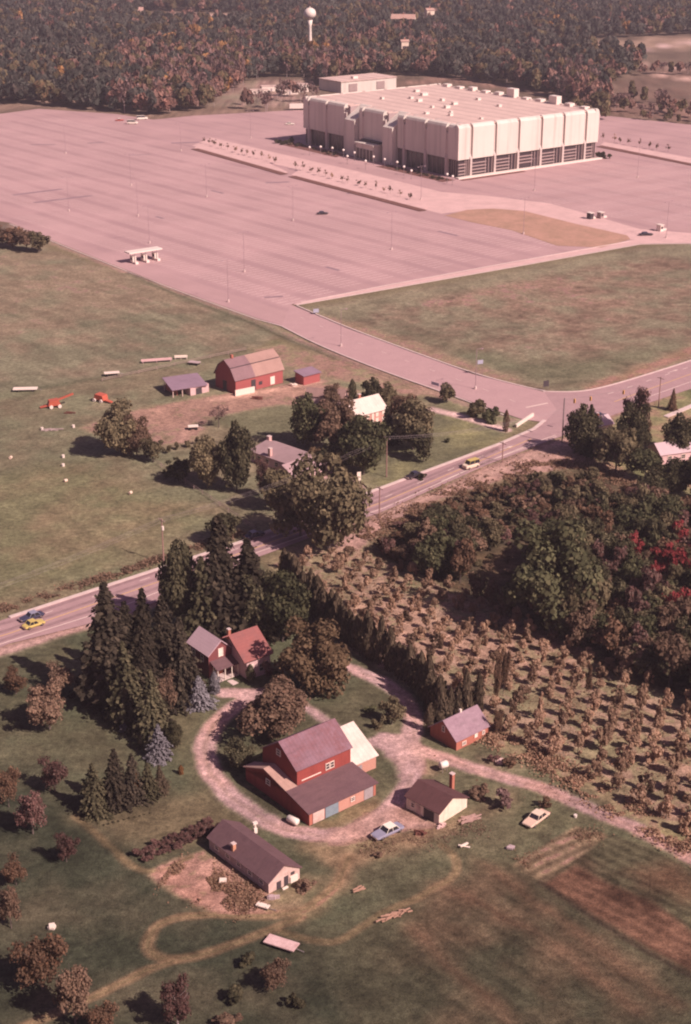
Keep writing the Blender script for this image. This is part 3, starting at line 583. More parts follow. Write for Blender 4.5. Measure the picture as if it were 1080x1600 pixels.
# ground storey behind the piers
for i in range(len(ue) - 1):
    a, b_ = ue[i] + .7, ue[i + 1] - .7
    MB().box(((a + b_) / 2, 1.15, 4.2), (b_ - a, .3, 8.2)).build('glazing', GLASS, AR)
    for k, z in enumerate((1.6, 3.2, 4.8, 6.4)):
        if not (i == 3 and k < 1): MB().box(((a + b_) / 2 - (b_ - a) * .13, .8, z), ((b_ - a) * .66, .35, .55)).build('louvre', LOUV, AR)
    for q in (.68, .82, .98): MB().box((a + (b_ - a) * q - .3, .75, 4.2), (.35, .3, 8.0)).build('mullion', LOUV, AR)
va = [0] + vfin[:3] + [49.4]; vb = [90.6] + vfin[5:] + [AW]
for L_ in (va, vb):
    for i in range(len(L_) - 1):
        a, b_ = L_[i] + .9, L_[i + 1] - .9
        MB().box((1.15, (a + b_) / 2, 4.2), (.3, b_ - a, 8.2)).build('glazing', GLASS, AR)
        for q in (.25, .5, .75): MB().box((.9, a + (b_ - a) * q, 4.2), (.18, .2, 8.0)).build('mullion', SOFFIT, AR)
MB().box((AL / 2, -1.4, .35), (AL + 3, 2.6, .7)).build('plinth', WMETAL, AR)
for k, (x, y, sx, sy, sz) in enumerate([(20, 30, 2, 1.6, 1.1), (27, 38, 1.4, 1.4, .9), (14, 42, 2.4, 1.6, 1.0), (36, 52, 3, 2, 1.4), (31, 58, 1.5, 1.5, 1), (48, 60, 3, 2, 1.3), (52, 75, 2, 2, 1.2), (40, 80, 3, 1.8, 1.4), (44, 92, 2, 2, 1), (58, 98, 4, 2.2, 1.4), (62, 40, 2, 2, 1.1), (70, 66, 2.2, 2, 1.1), (30, 100, 1.6, 2, 1), (64, 112, 3, 2, 1.2), (25, 12, 1.5, 1.5, .8)]):
    MB().box((x, y, 25.25 + sz / 2), (sx, sy, sz)).box((x, y, 25.25 + sz + .1), (sx + .3, sy + .3, .15)).build('roof_vent', WMETAL, AR)
for k in range(11):
    x = AL - 3.2; y = 8 + k * 11.2; h = (1.1, 1.6, 4.2, 1.4, 1.0, 4.6, 1.6, 1.2, 2.0, 1.2, 1.5)[k]; w = 6.0 if h > 3 else 4.0
    MB().box((x, y, 25.25 + h / 2), (3.6, w, h)).build('rooftop_unit', WMETAL, AR)
MB().box((AL + 1.3, AW * .02 + 1, 20.0), (2.6, 3, 6)).build('roof_gutter_box', SOFFIT, AR)
# service block behind, box trailer
so_ = P(553, 137); SB = empty('service_block', (so_[0], so_[1], 0), R(36.5), 'low white flat roofed service building behind the left end of the arena roof', 'building')
a0 = P(518, 150); a1 = P(622, 150)
MB().box((30, 12, 3.6), (48, 26, 7.2)).build('wall', WHITE, SB); MB().box((30, 12, 7.4), (49, 27, .5)).build('roof', ROOFM, SB)
MB().box((16, -1.2, 3), (7, .4, 5)).build('loading_door', LOUV, SB); MB().box((40, -1.2, 3), (7, .4, 5)).build('loading_door', LOUV, SB)
MB().box((24, 8, 8.4), (4, 3, 1.6)).build('rooftop_unit', WMETAL, SB)
SB.location = (P(553, 150)[0] - 14, P(553, 150)[1] + 12, 0)
def trailer(px, py, rz, L_, W_, H_, label, name='box_trailer', cat='trailer'):
    x, y = P(px, py); e = empty(name, (x, y, 0), rz, label, cat)
    MB().box((0, 0, 1.1 + H_ / 2), (L_, W_, H_)).build('cargo_box', WMETAL, e, bevel=.06)
    MB().box((0, 0, .95), (L_ * .96, W_ * .4, .25)).build('chassis', DARKM, e)
    for sx in (-.42, -.32, .38):
        for sy in (-1, 1): MB().tube([(sx * L_, sy * W_ * .34, .5), (sx * L_, sy * W_ * .5, .5)], .5, 12).build('wheel', DARKM, e)
    return e
trailer(467, 172, R(6), 12, 2.6, 2.9, 'long white box trailer parked at the wood edge left of the arena')

# globe lamps in front of the arena
GLOBE = mat('white_globe', (0.85, 0.72, 0.64), .4, .05, 1)
def glamp():
    e = empty('globe_lamp', (0, 0, 0)); MB().tube([(0, 0, 0), (0, 0, 3.7)], .09, 8).build('post', METAL, e)
    MB().sphere((0, 0, 4.2), .62, 14, 10).build('globe', GLOBE, e, True); MB().tube([(0, 0, 0), (0, 0, .3)], .22, 8).build('base', METAL, e); return e
g0 = None
for i, (cx, cy) in enumerate([(62, 495), (140, 492), (222, 500), (300, 515), (378, 533), (328, 558), (456, 592), (512, 562), (590, 580), (678, 600), (726, 632), (778, 660), (1030, 685), (1068, 700)]):
    e = g0 = glamp() if i == 0 else copy_tree(g0); x, y = P(470 + cx / 4.5, 120 + cy / 4.5, 4.2); e.location = (x, y, 0)
    tag(e, 'white globe lamp on a short post along the shaded entrance side of the arena', 'lamp', 'globe lamps before the arena entrance')
# tall light masts in the lot
PMETAL = mat('weathered_steel', (0.33, 0.22, 0.235), .6, .2, 2)
def mast(H_, two=True, arm=2.2):
    e = empty('light_mast', (0, 0, 0)); MB().tube([(0, 0, 0), (0, 0, H_)], [.11, .06], 8).build('pole', PMETAL, e)
    MB().tube([(-arm if two else 0, 0, H_), (0, 0, H_ + .15), (arm, 0, H_)], .04, 6).build('arm', PMETAL, e)
    for s in ((-1, 1) if two else (1,)): MB().box((s * arm, 0, H_ - .1), (.8, .35, .18)).build('lamp_head', PMETAL, e)
    MB().tube([(0, 0, 0), (0, 0, .9)], .38, 10).build('footing', CONC, e); return e
m0 = mast(15.2)
for i, (x, y) in enumerate([(357, 472), (234, 380), (108, 330), (205, 290), (103, 240), (382, 425), (323, 308), (458, 345), (612, 390), (818, 366), (835, 298), (996, 278), (658, 312), (392, 216), (283, 236), (216, 338), (1041, 372)]):
    e = m0 if i == 0 else copy_tree(m0); X, Y = P(x, y); e.location = (X, Y, .03); e.rotation_euler.z = R(40)
    tag(e, 'tall thin grey double armed light mast standing in the open car park', 'light mast', 'light masts of the car park')
m1 = mast(12.0, False); x, y = P(533, 541); m1.location = (x, y, 0); m1.rotation_euler.z = R(40); tag(m1, 'single armed street light beside the access road below the junction with the drive', 'street light')
e = copy_tree(m1); x, y = P(743, 608); e.location = (x, y, 0); tag(e, 'single armed street light beside the access road nearest the crossroads', 'street light')
# ticket booths under a canopy
def booths(px, py, rz, nb, Lc, label):
    x, y = P(px, py); e = empty('ticket_booth_canopy', (x, y, 0), rz, label, 'booth canopy')
    MB().box((0, 0, 4.3), (Lc, 4.2, .5)).build('canopy', WMETAL, e)
    for k in range(nb):
        u = (k - (nb - 1) / 2) * Lc / nb
        b_ = MB().box((u, -.3, 1.45), (1.5, 2.2, 2.5)).build('booth', WMETAL, e)
        MB().box((u, -.3, 1.9), (1.56, 1.7, 1.0)).build('pane', GLASS, b_)
        MB().box((u, -2.6, .45), (1.3, 1.6, .9)).build('bumper_block', WMETAL, e)
        for s in (-1, 1): MB().tube([(u, s * 1.8, 0), (u, s * 1.8, 4.1)], .12, 8).build('post', METAL, e)
    return e
cn = P(225, 410); booths(225, 408, R(36), 3, 14.5, 'white flat canopy over three ticket booths at the near left edge of the car park')
def small_booth(px, py, label, m_):
    x, y = P(px, py); e = empty('ticket_booth', (x, y, 0), R(36), label, 'ticket booth')
    MB().box((0, 0, 1.3), (1.8, 2.4, 2.6)).build('booth_wall', m_, e); MB().box((0, 0, 2.75), (2.4, 3.0, .2)).build('roof', WMETAL, e); MB().box((0, -1.22, 1.6), (1.2, .06, 1.0)).build('pane', GLASS, e)
    MB().box((2.4, 0, .4), (2.2, 1.2, .8)).build('bumper_block', WMETAL, e)
small_booth(922, 342, 'dark little ticket booth standing on the pale drive beyond the dry grass island', DARKM)
small_booth(938, 341, 'pale little ticket booth standing right of the dark booth on the drive', LOUV)
small_booth(1031, 361, 'white ticket booth beside the drive at the right edge of the photo', WMETAL)
# water tower
x, y = P(485, 92); wt = empty('water_tower', (x, y, 0), 0, 'white round water tower on a slim shaft rising from the far wood', 'water tower')
hw = height_at(92, 21)
MB().tube([(0, 0, 0), (0, 0, 4), (0, 0, hw - 10), (0, 0, hw - 5)], [3.2, 1.5, 1.2, 2.2], 20).build('shaft', WMETAL, wt, True); MB().sphere((0, 0, hw), 4.9, 28, 18, .92).build('tank', WMETAL, wt, True)
MB().tube([(0, 0, hw + 4.4), (0, 0, hw + 5.4)], .3, 8).build('vent', WMETAL, wt)

# ------------------------------------------------------------------ farm buildings
RED = mat('barn_red_boards', (0.30, 0.060, 0.048), .85, .3, .8, col2=(0.21, 0.048, 0.04), stripes=(.3, (0, 0, 0), .4), bump=.3, streak=(1.1, 1.1, .12))
RED2 = mat('faded_red_boards', (0.42, 0.145, 0.10), .85, .35, .8, col2=(0.38, 0.12, 0.085), stripes=(.3, (0, 0, 0), .35), bump=.3, streak=(1.1, 1.1, .12))
PINKW = mat('weathered_pink_wall', (0.46, 0.235, 0.18), .9, .35, .7, col2=(0.45, 0.2, 0.14))
TIN = mat('rusty_grey_tin_roof', (0.20, 0.108, 0.130), .65, .6, .3, col2=(0.17, 0.065, 0.07), stripes=(.7, (0, 0, 0), .22), streak=(.25, 1.2, 1), bump=.2)
DARKROOF = mat('dark_shingle_roof', (0.135, 0.072, 0.075), .9, .4, .5, col2=(0.10, 0.052, 0.058), streak=(.4, 1.5, 1))
BROWNROOF = mat('brown_shingle_roof', (0.105, 0.045, 0.044), .9, .25, .6, streak=(.4, 1.5, 1))
TANROOF = mat('pale_pink_roof', (0.46, 0.28, 0.225), .8, .35, .35, stripes=(.7, (0, 0, 0), .15))
WROOF = mat('white_metal_roof', (0.66, 0.53, 0.45), .6, .3, .4, stripes=(.9, (0, 0, 0), .12), bump=.2)
SLATE = mat('grey_slate_roof', (0.27, 0.175, 0.20), .8, .5, .45, col2=(0.20, 0.12, 0.145), streak=(.6, 1.5, 1))
REDROOF = mat('red_shingle_roof', (0.255, 0.085, 0.075), .85, .55, .4, col2=(0.19, 0.08, 0.075), stripes=(.5, (0, 0, math.pi / 2), .12))
HOUSER = mat('dark_red_siding', (0.20, 0.06, 0.06), .85, .2, .8, stripes=(.25, (0, math.pi / 2, 0), .3))
PINKHOUSE = mat('pale_siding', (0.62, 0.40, 0.385), .85, .3, .7, stripes=(.25, (0, math.pi / 2, 0), .2))
WWALL = mat('white_wall', (0.76, 0.60, 0.47), .85, .25, .7, streak=(1.5, 1.5, .3))
OLDW = mat('peeling_white_boards', (0.60, 0.43, 0.37), .9, .45, .9, col2=(0.36, 0.22, 0.18), stripes=(.3, (0, 0, 0), .35))
BRICK = mat('red_brick', (0.42, 0.15, 0.10), .9, .3, 3)
BLUED = mat('blue_grey_door', (0.20, 0.24, 0.27), .8, .3, 1.2)
GREYD = mat('grey_door', (0.33, 0.27, 0.27), .8, .35, 1.2)
TRIM = mat('cream_trim', (0.76, 0.62, 0.52), .7, .15, 2)
def rect_on(parent, name, m, p0, p1, off, size=None, frame=None):
    """a door or window set in a wall that runs from local p0 to p1 (x,y,z corners, diagonal), standing off by off"""
    a, b_ = Vector(p0), Vector(p1); d = Vector((b_.x - a.x, b_.y - a.y, 0)); L_ = d.length; d.normalize(); n_ = Vector((d.y, -d.x, 0))
    c = (a + b_) / 2 + n_ * off / 2
    o = MB().box(c, (L_, abs(off) + .04, abs(b_.z - a.z)), math.atan2(d.y, d.x)).build(name, m, parent)
    return o
def window(parent, p0, p1, off=.06, fm=None, pm=None, grid=True):
    a, b_ = Vector(p0), Vector(p1); d = Vector((b_.x - a.x, b_.y - a.y, 0)); L_ = d.length; d.normalize(); n_ = Vector((d.y, -d.x, 0)); rz = math.atan2(d.y, d.x)
    c = (a + b_) / 2; H_ = abs(b_.z - a.z); mb = MB(); t = .1
    for s in (-1, 1):
        mb.box(c + d * s * (L_ / 2) + n_ * off, (t, .12, H_ + 2 * t), rz); mb.box(c + Vector((0, 0, s * H_ / 2)) + n_ * off, (L_ - t, .12, t), rz)
    if grid: mb.box(c + n_ * off, (L_ - t, .08, .07), rz)
    w = mb.build('window', fm or TRIM, parent); MB().box(c + n_ * (off - .03), (L_ - t, .05, H_ - t), rz).build('pane', pm or GLASS, w); return w
def gable_u(parent, u0, u1, v0, v1, e0, e1, rg, vr, wm, rm, oh=.35, th=.16, wall='wall', roof='roof', split=None):
    """ridge runs along u; wall outline in (v,z)"""
    MB().prism([(v0, -.6), (v1, -.6), (v1, e1), (vr, rg), (v0, e0)], 'x', u0, u1).build(wall, wm, parent)
    k0 = (rg - e0) / (vr - v0); k1 = (rg - e1) / (v1 - vr)
    rs = []
    for us, ue_, mm_ in (split or [(u0 - oh, u1 + oh, rm)]):
        up = .03 + th
        mb = MB().slab([(us, v0 - oh, e0 - oh * k0 + up), (ue_, v0 - oh, e0 - oh * k0 + up), (ue_, vr, rg + up), (us, vr, rg + up)], th)
        mb.slab([(us, vr + .002, rg + up), (ue_, vr + .002, rg + up), (ue_, v1 + oh, e1 - oh * k1 + up), (us, v1 + oh, e1 - oh * k1 + up)], th)
        rs.append(mb.build(roof, mm_, parent))
    return rs
def gable_v(parent, u0, u1, v0, v1, e0, e1, rg, ur, wm, rm, oh=.35, th=.16, wall='wall', roof='roof'):
    MB().prism([(u0, -.6), (u1, -.6), (u1, e1), (ur, rg), (u0, e0)], 'y', v0, v1).build(wall, wm, parent)
    k0 = (rg - e0) / (ur - u0); k1 = (rg - e1) / (u1 - ur); up = .03 + th
    mb = MB().slab([(u0 - oh, v0 - oh, e0 - oh * k0 + up), (u0 - oh, v1 + oh, e0 - oh * k0 + up), (ur, v1 + oh, rg + up), (ur, v0 - oh, rg + up)], th)
    mb.slab([(ur + .002, v0 - oh, rg + up), (ur + .002, v1 + oh, rg + up), (u1 + oh, v1 + oh, e1 - oh * k1 + up), (u1 + oh, v0 - oh, e1 - oh * k1 + up)], th)
    return mb.build(roof, rm, parent)
def chimney(parent, x, y, z0, z1, w=.6, m=None):
    c = MB().box((x, y, (z0 + z1) / 2), (w, w, z1 - z0)).build('chimney', m or BRICK, parent); MB().box((x, y, z1 + .06), (w + .16, w + .16, .14)).build('cap', CONC, c); return c

# --- the big red barn
x, y = P(483, 1290, .0); B = empty('red_barn', (x, y, 0), R(39.5), 'large red barn with pinkish tin roof and brown lean-to inside the ring drive', 'barn')
gable_u(B, 2.1, 13.3, 5.7, 15.0, 6.6, 6.4, 9.8, 10.2, RED, TIN, oh=.3)
MB().slab([(-.3, -.35, 2.35), (14.3, -.35, 2.35), (13.6, 5.68, 3.75), (-.3, 5.68, 3.75)], .16).build('lean_to_roof', DARKROOF, B)
MB().prism([(0, -.6), (5.6, -.6), (5.6, 3.45), (0, 2.1)], 'x', 0, 13.9).build('lean_to_wall', RED, B)
for a, b_ in ((6.05, 8.4), (9.6, 11.35)): rect_on(B, 'cladding', PINKW, (a, 0, 0), (b_, 0, 2.08), .04)
rect_on(B, 'cladding', PINKW, (8.42, 0, 0), (9.58, 0, .75), .04); rect_on(B, 'cladding', PINKW, (8.42, 0, 1.72), (9.58, 0, 2.08), .04)
MB().prism([(5.6, -.6), (17.0, -.6), (17.0, 2.2), (11.6, 4.1), (5.6, 3.5)], 'x', .0, 2.05).build('wing_wall', RED, B)
MB().slab([(-.3, 5.6, 3.75), (2.08, 5.6, 3.75), (2.08, 11.6, 5.1), (-.3, 11.6, 5.1)], .16).slab([(-.3, 11.602, 5.1), (2.08, 11.602, 5.1), (2.08, 17.4, 2.7), (-.3, 17.4, 2.7)], .16).build('wing_roof', TANROOF, B)
MB().prism([(5.6, 3.3), (17.0, 2.0), (17.0, 2.5), (11.6, 4.85), (5.6, 3.6)], 'x', .0, 2.05).build('wing_gable', RED, B)
for a, b_, m_, nm in ((.75, 3.1, OLDW, 'sliding_door'), (3.3, 6.0, BLUED, 'garage_door'), (11.4, 13.3, GREYD, 'sliding_door')):
    rect_on(B, nm, m_, (a, 0, 0), (b_, 0, 1.95), .07)
rect_on(B, 'corner_board', RED2, (0.02, 0, 0), (.6, 0, 2.1), .06); rect_on(B, 'corner_board', RED2, (13.4, 0, 0), (13.88, 0, 2.1), .06)
window(B, (8.6, 0, .9), (9.4, 0, 1.6)); window(B, (8.0, 5.7, 4.35), (8.75, 5.7, 5.45)); window(B, (8.95, 5.7, 4.35), (9.7, 5.7, 5.45))
rect_on(B, 'trim_board', TRIM, (3.0, 5.7, 4.25), (7.0, 5.7, 4.42), .05)
window(B, (0, 11.2, 2.4), (0, 10.2, 3.3)); window(B, (2.1, 11.0, 7.2), (2.1, 10.0, 8.2))
MB().box((7.6, 8, 8.52), (.28, 4.6, .05)).build('patch_strip', TANROOF, B) if False else None
# white roofed annex
WA = B
gable_u(B, 13.7, 19.3, 6.2, 17.2, 2.5, 2.5, 5.9, 12.6, PINKW, WROOF, wall='annex_wall', roof='annex_roof')
rect_on(B, 'door', GREYD, (15, 6.2, 0), (16.2, 6.2, 1.9), .06)
# --- garage with the tall chimney
x, y = P(686, 1289); G = empty('workshop', (x, y, 0), R(46), 'small workshop with brown roof, cream end wall and tall brick chimney beside the gravel drive', 'workshop')
gable_v(G, 0, 6.9, 0, 7.0, 2.2, 1.9, 3.7, 3.1, WWALL, BROWNROOF, oh=.3)
chimney(G, 7.3, 3.6, -.2, 4.6, .62); rect_on(G, 'open_doorway', DARKM, (0, 3.2, 0), (0, 1.1, 1.8), .05)
window(G, (0, 5.9, .8), (0, 5.2, 1.6)); rect_on(G, 'door', OLDW, (0, 4.8, 0), (0, 4.0, 1.7), .05)
rect_on(G, 'eave_wall', GREYD, (0, 6.98, 0), (0, 4.85, 2.0), .03) if False else None
# --- small red shed
x, y = P(713, 1173); S = empty('red_shed', (x, y, 0), R(41), 'small brick red shed with slate grey roof next to the row of cedars', 'shed')
gable_u(S, 0, 7.9, 0, 6.5, 1.9, 1.9, 4.5, 3.2, RED2, SLATE, oh=.3)
window(S, (1.4, 0, .5), (2.3, 0, 1.1)); window(S, (4.4, 0, .9), (5.1, 0, 1.5), pm=TRIM); window(S, (6.3, 0, .8), (6.9, 0, 1.4))
window(S, (0, 3.5, 2.4), (0, 2.9, 3.5)); MB().box((4.1, 3.3, 4.95), (.4, .4, .6)).build('vent', TRIM, S)
# --- long shed
x, y = P(419.6, 1378, 2.1); LS = empty('long_shed', (x, y, 0), R(40.5), 'long low shed with dark purple brown roof and peeling white end wall in the foreground', 'shed')
gable_v(LS, 0, 5.9, 0, 15.0, 2.0, 2.0, 3.8, 2.9, OLDW, DARKROOF, oh=.3)
chimney(LS, .6, 9.4, 2.2, 3.6, .55, mat('orange_brick', (0.52, 0.25, 0.15), .9, .2, 3))
rect_on(LS, 'doorway', DARKM, (1.5, 0, 0), (2.3, 0, 1.3), .06); rect_on(LS, 'doorway', DARKM, (4.2, 0, 1.3), (4.9, 0, 1.8), .05); rect_on(LS, 'leaning_board', TRIM, (4.0, 0, 0), (5.4, 0, 1.1), .2); rect_on(LS, 'doorway', DARKM, (2.9, 0, 0), (3.7, 0, 1.6), .06)
rect_on(LS, 'fallen_board', TRIM, (2.1, -.5, 0), (3.1, -.5, .25), .3)
for k in range(5): window(LS, (0, 13.4 - k * 2.8, .9), (0, 12.4 - k * 2.8, 1.6))
# --- farmhouse: grey roofed wing and red roofed wing
x, y = P(*(280 + 300 / 6.353, 960 + 640 / 6.353)); Hs = empty('farmhouse', (x, y, 0), R(38), 'dark red farmhouse with one grey roof and one bright red roof below the spruces', 'house')
gable_v(Hs, 0, 5.2, 0, 7.0, 4.9, 4.9, 7.2, 2.8, HOUSER, mat('pale_grey_roof', (0.50, 0.34, 0.36), .8, .25, .5, col2=(.42, .28, .30), stripes=(.5, (0, 0, 0), .12)), oh=.3, wall='wing_wall', roof='wing_roof')
MB().prism([(-4.9, -.6), (5.2, -.6), (5.2, 4.0), (-.2, 7.6), (-4.9, 4.2)], 'x', 5.25, 10.6).build('main_wall', PINKHOUSE, Hs)
MB().slab([(4.4, -5.5, 4.15), (11.0, -5.5, 4.15), (11.0, -.2, 7.9), (4.4, -.2, 7.9)], .18).build('main_roof', REDROOF, Hs)
MB().slab([(3.1, -.198, 7.9), (11.0, -.198, 7.9), (11.0, 5.6, 4.1), (3.1, 5.6, 4.1)], .18).build('rear_roof', REDROOF, Hs)
MB().slab([(.2, -2.6, 2.7), (5.1, -2.6, 2.7), (5.1, -.02, 3.6), (.2, -.02, 3.6)], .14).build('porch_roof', DARKROOF, Hs)
MB().box((2.7, -1.25, .15), (4.6, 2.4, .3)).build('porch_floor', CONC, Hs)
for u in (.4, 2.0, 3.5, 4.9): MB().box((u, -2.45, 1.4), (.14, .14, 2.5)).build('porch_post', TRIM, Hs)
window(Hs, (2.2, 0, 4.0), (3.2, 0, 5.6), pm=TRIM); window(Hs, (.9, 0, .9), (1.7, 0, 2.2)); window(Hs, (3.7, 0, 1.0), (4.6, 0, 2.2), pm=TRIM)
window(Hs, (5.7, -4.9, 1.3), (6.7, -4.9, 3.0), pm=TRIM); window(Hs, (8.0, -4.9, 1.0), (9.0, -4.9, 2.6)); window(Hs, (9.5, -4.9, 1.0), (10.2, -4.9, 2.6))
window(Hs, (10.6, -3, 1.2), (10.6, -2, 2.6)); window(Hs, (0, 5.4, 2.9), (0, 4.5, 4.2)); window(Hs, (0, 2.6, 2.9), (0, 1.7, 4.2))
chimney(Hs, 4.9, .3, 6.8, 8.8, .55); MB().box((2.7, -3.6, .05), (1.3, 2.6, .14)).build('front_step', CONC, Hs)
rect_on(Hs, 'door', BRICK, (2.2, 0, .3), (3.1, 0, 2.4), .05)
# --- gambrel barn beyond the road
x, y = P(368.7, 616.5); GB = empty('gambrel_barn', (x, y, 0), R(40), 'red gambrel roofed barn with half dark half tan roof in the far barnyard', 'barn')
Lb = 17.3; prof = [(0, 4.3), (1.9, 7.3), (5.0, 9.2), (8.1, 7.3), (10, 4.3)]
MB().prism([(0, -.6), (10, -.6), (10, 4.3), (8.1, 7.3), (5.0, 9.2), (1.9, 7.3), (0, 4.3)], 'x', 0, Lb).build('wall', mat('dusty_red_boards', (0.33, 0.085, 0.08), .85, .35, .6, col2=(.34, .10, .09), stripes=(.4, (0, 0, 0), .3)), GB)
GTAN = mat('tan_barn_roof', (0.34, 0.205, 0.17), .85, .25, .3); GDK = mat('grey_brown_barn_roof', (0.215, 0.125, 0.13), .85, .3, .3)
pe = [(-.4, 3.9)] + prof[1:-1] + [(10.4, 3.9)]
for us, ue_, m_ in ((-.4, 7.0, GDK), (7.0, Lb + .4, GTAN)):
    mb = MB()
    for (a, za), (b2, zb) in zip(pe[:-1], pe[1:]): mb.slab([(us, a, za + .2), (ue_, a, za + .2), (ue_, b2, zb + .2), (us, b2, zb + .2)], .16)
    mb.build('roof', m_, GB)
MB().box((Lb / 2, 1.85, 7.55), (Lb + .6, .25, .12)).build('roof_break_trim', DARKM, GB)
MB().box((2.5, 5, 9.9), (.7, .7, 1.0)).build('cupola', RED2, GB)
rect_on(GB, 'door', DARKM, (5.6, 0, 0), (7.2, 0, 3.2), .08); rect_on(GB, 'white_door', TRIM, (12.6, 0, .4), (14.2, 0, 2.8), .08); rect_on(GB, 'hatch', DARKM, (8.4, 0, 1.2), (9.6, 0, 2.2), .08)
rect_on(GB, 'trim_board', TRIM, (3.5, 0, 3.9), (8, 0, 4.05), .05); rect_on(GB, 'doorway', DARKM, (0, 6.2, 0), (0, 4.4, 3), .06)
x, y = P(383, 616); o = MB().box((0, 0, .9), (6.5, .25, 1.8)).build('white_board_wall', TRIM); o.location = (x, y, 0); o.rotation_euler.z = R(34); tag(o, 'short white board wall standing at the near corner of the gambrel barn', 'wall')
# --- sheds beside it
x, y = P(306, 617); A1 = empty('low_shed', (x, y, 0), R(36), 'low grey roofed open shed attached left of the gambrel barn', 'shed')
MB().box((1.5, 3.2, 1.2), (6.2, 6.0, 2.6)).build('wall', PINKHOUSE, A1); MB().slab([(-7.2, 1.0, 2.5), (3.8, -.6, 2.5), (5.6, 8.2, 3.6), (-5.2, 10.2, 3.6)], .2).build('roof', mat('blue_grey_roof', (0.25, 0.165, 0.205), .7, .25, .3), A1)
for u, v in ((-6.6, 1.6), (-3.8, 1.1), (-5.2, 9.0)): MB().box((u, v, 1.1), (.25, .25, 2.6)).build('post', OLDW, A1)
MB().box((-4.5, 6, 1.1), (.3, 6.5, 2.4)).build('side_wall', RED2, A1); rect_on(A1, 'doorway', DARKM, (.2, .2, 0), (2.2, .2, 1.9), .06)
x, y = P(475, 602); A2 = empty('red_outbuilding', (x, y, 0), R(40), 'small red outbuilding with blue grey roof right of the gambrel barn', 'shed')
MB().box((3.0, 2.0, 1.3), (6.2, 4.0, 3.2)).build('wall', bpy.data.materials['dusty_red_boards'], A2); MB().slab([(-.4, -.4, 2.9), (6.5, -.4, 2.9), (6.5, 4.4, 3.6), (-.4, 4.4, 3.6)], .2).build('roof', bpy.data.materials['blue_grey_roof'], A2)
rect_on(A2, 'door', DARKM, (0, 3, 0), (0, 1.6, 2), .05)
x, y = P(478, 630); A3 = empty('low_farm_building', (x, y, 0), R(-12), 'low brown roofed farm building with pale gable end behind the farm trees', 'shed')
gable_u(A3, 0, 11, 0, 5.5, 2.2, 2.2, 3.8, 2.7, PINKHOUSE, mat('faded_brown_roof', (0.25, 0.15, 0.13), .9, .3, .4), oh=.3)
x, y = P(510, 630); A4 = empty('pale_gabled_shed', (x, y, 0), R(10), 'tiny shed with pale cream gable just left of the white roofed house', 'shed')
gable_v(A4, 0, 4, 0, 4.5, 1.9, 1.9, 3.4, 2, WWALL, bpy.data.materials['faded_brown_roof'])
# --- ranch house
GREYR = mat('mauve_grey_roof', (0.355, 0.235, 0.235), .85, .25, .4)
x, y = P(398, 735); RH = empty('ranch_house', (x, y, 0), R(-48), 'low ranch house with wide mauve grey hipped roof among the farm trees', 'house')
def hip(parent, u0, u1, v0, v1, e, rg, m, inset=None):
    ins = inset if inset is not None else (v1 - v0) / 2; vm_ = (v0 + v1) / 2; oh = .4
    a = [(u0 - oh, v0 - oh, e), (u1 + oh, v0 - oh, e), (u1 + oh, v1 + oh, e), (u0 - oh, v1 + oh, e), (u0 + ins, vm_, rg), (u1 - ins, vm_, rg)]
    a += [(p[0], p[1], e - .15) for p in a[:4]]
    return MB().add(a, [(0, 1, 5, 4), (1, 2, 5), (2, 3, 4, 5), (3, 0, 4), (0, 6, 7, 1), (1, 7, 8, 2), (2, 8, 9, 3), (3, 9, 6, 0), (9, 8, 7, 6)]).build('roof', m, parent)
RH.location = (*P(392, 722), 0); RH.rotation_euler.z = R(-44)
MB().box((9, 5, 1.3), (19, 9, 3.4)).build('wall', PINKHOUSE, RH); hip(RH, -.5, 18.5, .5, 9.5, 2.95, 5.0, GREYR, 1.2)
MB().box((16.5, 1.2, 1.25), (7.5, 11, 3.3)).build('wing_wall', PINKHOUSE, RH)
o = gable_v(RH, 13, 20, -4.4, 6, 2.9, 2.9, 4.7, 16.5, PINKHOUSE, GREYR, wall='wing_gable')
chimney(RH, 1.2, 5.5, 4, 5.9, .9, mat('pale_pink_brick', (.6, .36, .32), .9, .2, 2)); chimney(RH, 6.5, .8, 3, 5.2, .8, bpy.data.materials['pale_pink_brick'])
for u in (2, 5, 8.5): window(RH, (u, .5, 1.0), (u + 1.3, .5, 2.2))
rect_on(RH, 'door', TRIM, (10.6, .5, 0), (11.6, .5, 2.1), .06); window(RH, (14.4, -4.4, .9), (16.2, -4.4, 2.1))
# --- white roofed house
x, y = P(588, 690); WH = empty('white_roofed_house', (x, y, 0), R(38), 'two storey brick house with a pale cream roof half hidden by farm trees', 'house')
WH.location = (P(572, 668)[0], P(572, 668)[1], 0)
gable_u(WH, -3.5, 7.2, 0, 8.0, 4.0, 4.0, 7.0, 4.0, mat('pinkish_brick_wall', (.55, .27, .22), .9, .3, 1.5), WROOF, oh=.4)
for u in (-2.6, .2, 3.4, 5.6):
    window(WH, (u, 0, .8), (u + .9, 0, 1.9), pm=TRIM); window(WH, (u, 0, 2.5), (u + .9, 0, 3.6), pm=TRIM)
rect_on(WH, 'corner_board', TRIM, (2.0, 0, 0), (2.7, 0, 3.6), .08); chimney(WH, 1.0, 4.3, 6.4, 8.2, .7); window(WH, (7.2, 3.3, 2.4), (7.2, 4.5, 3.6))
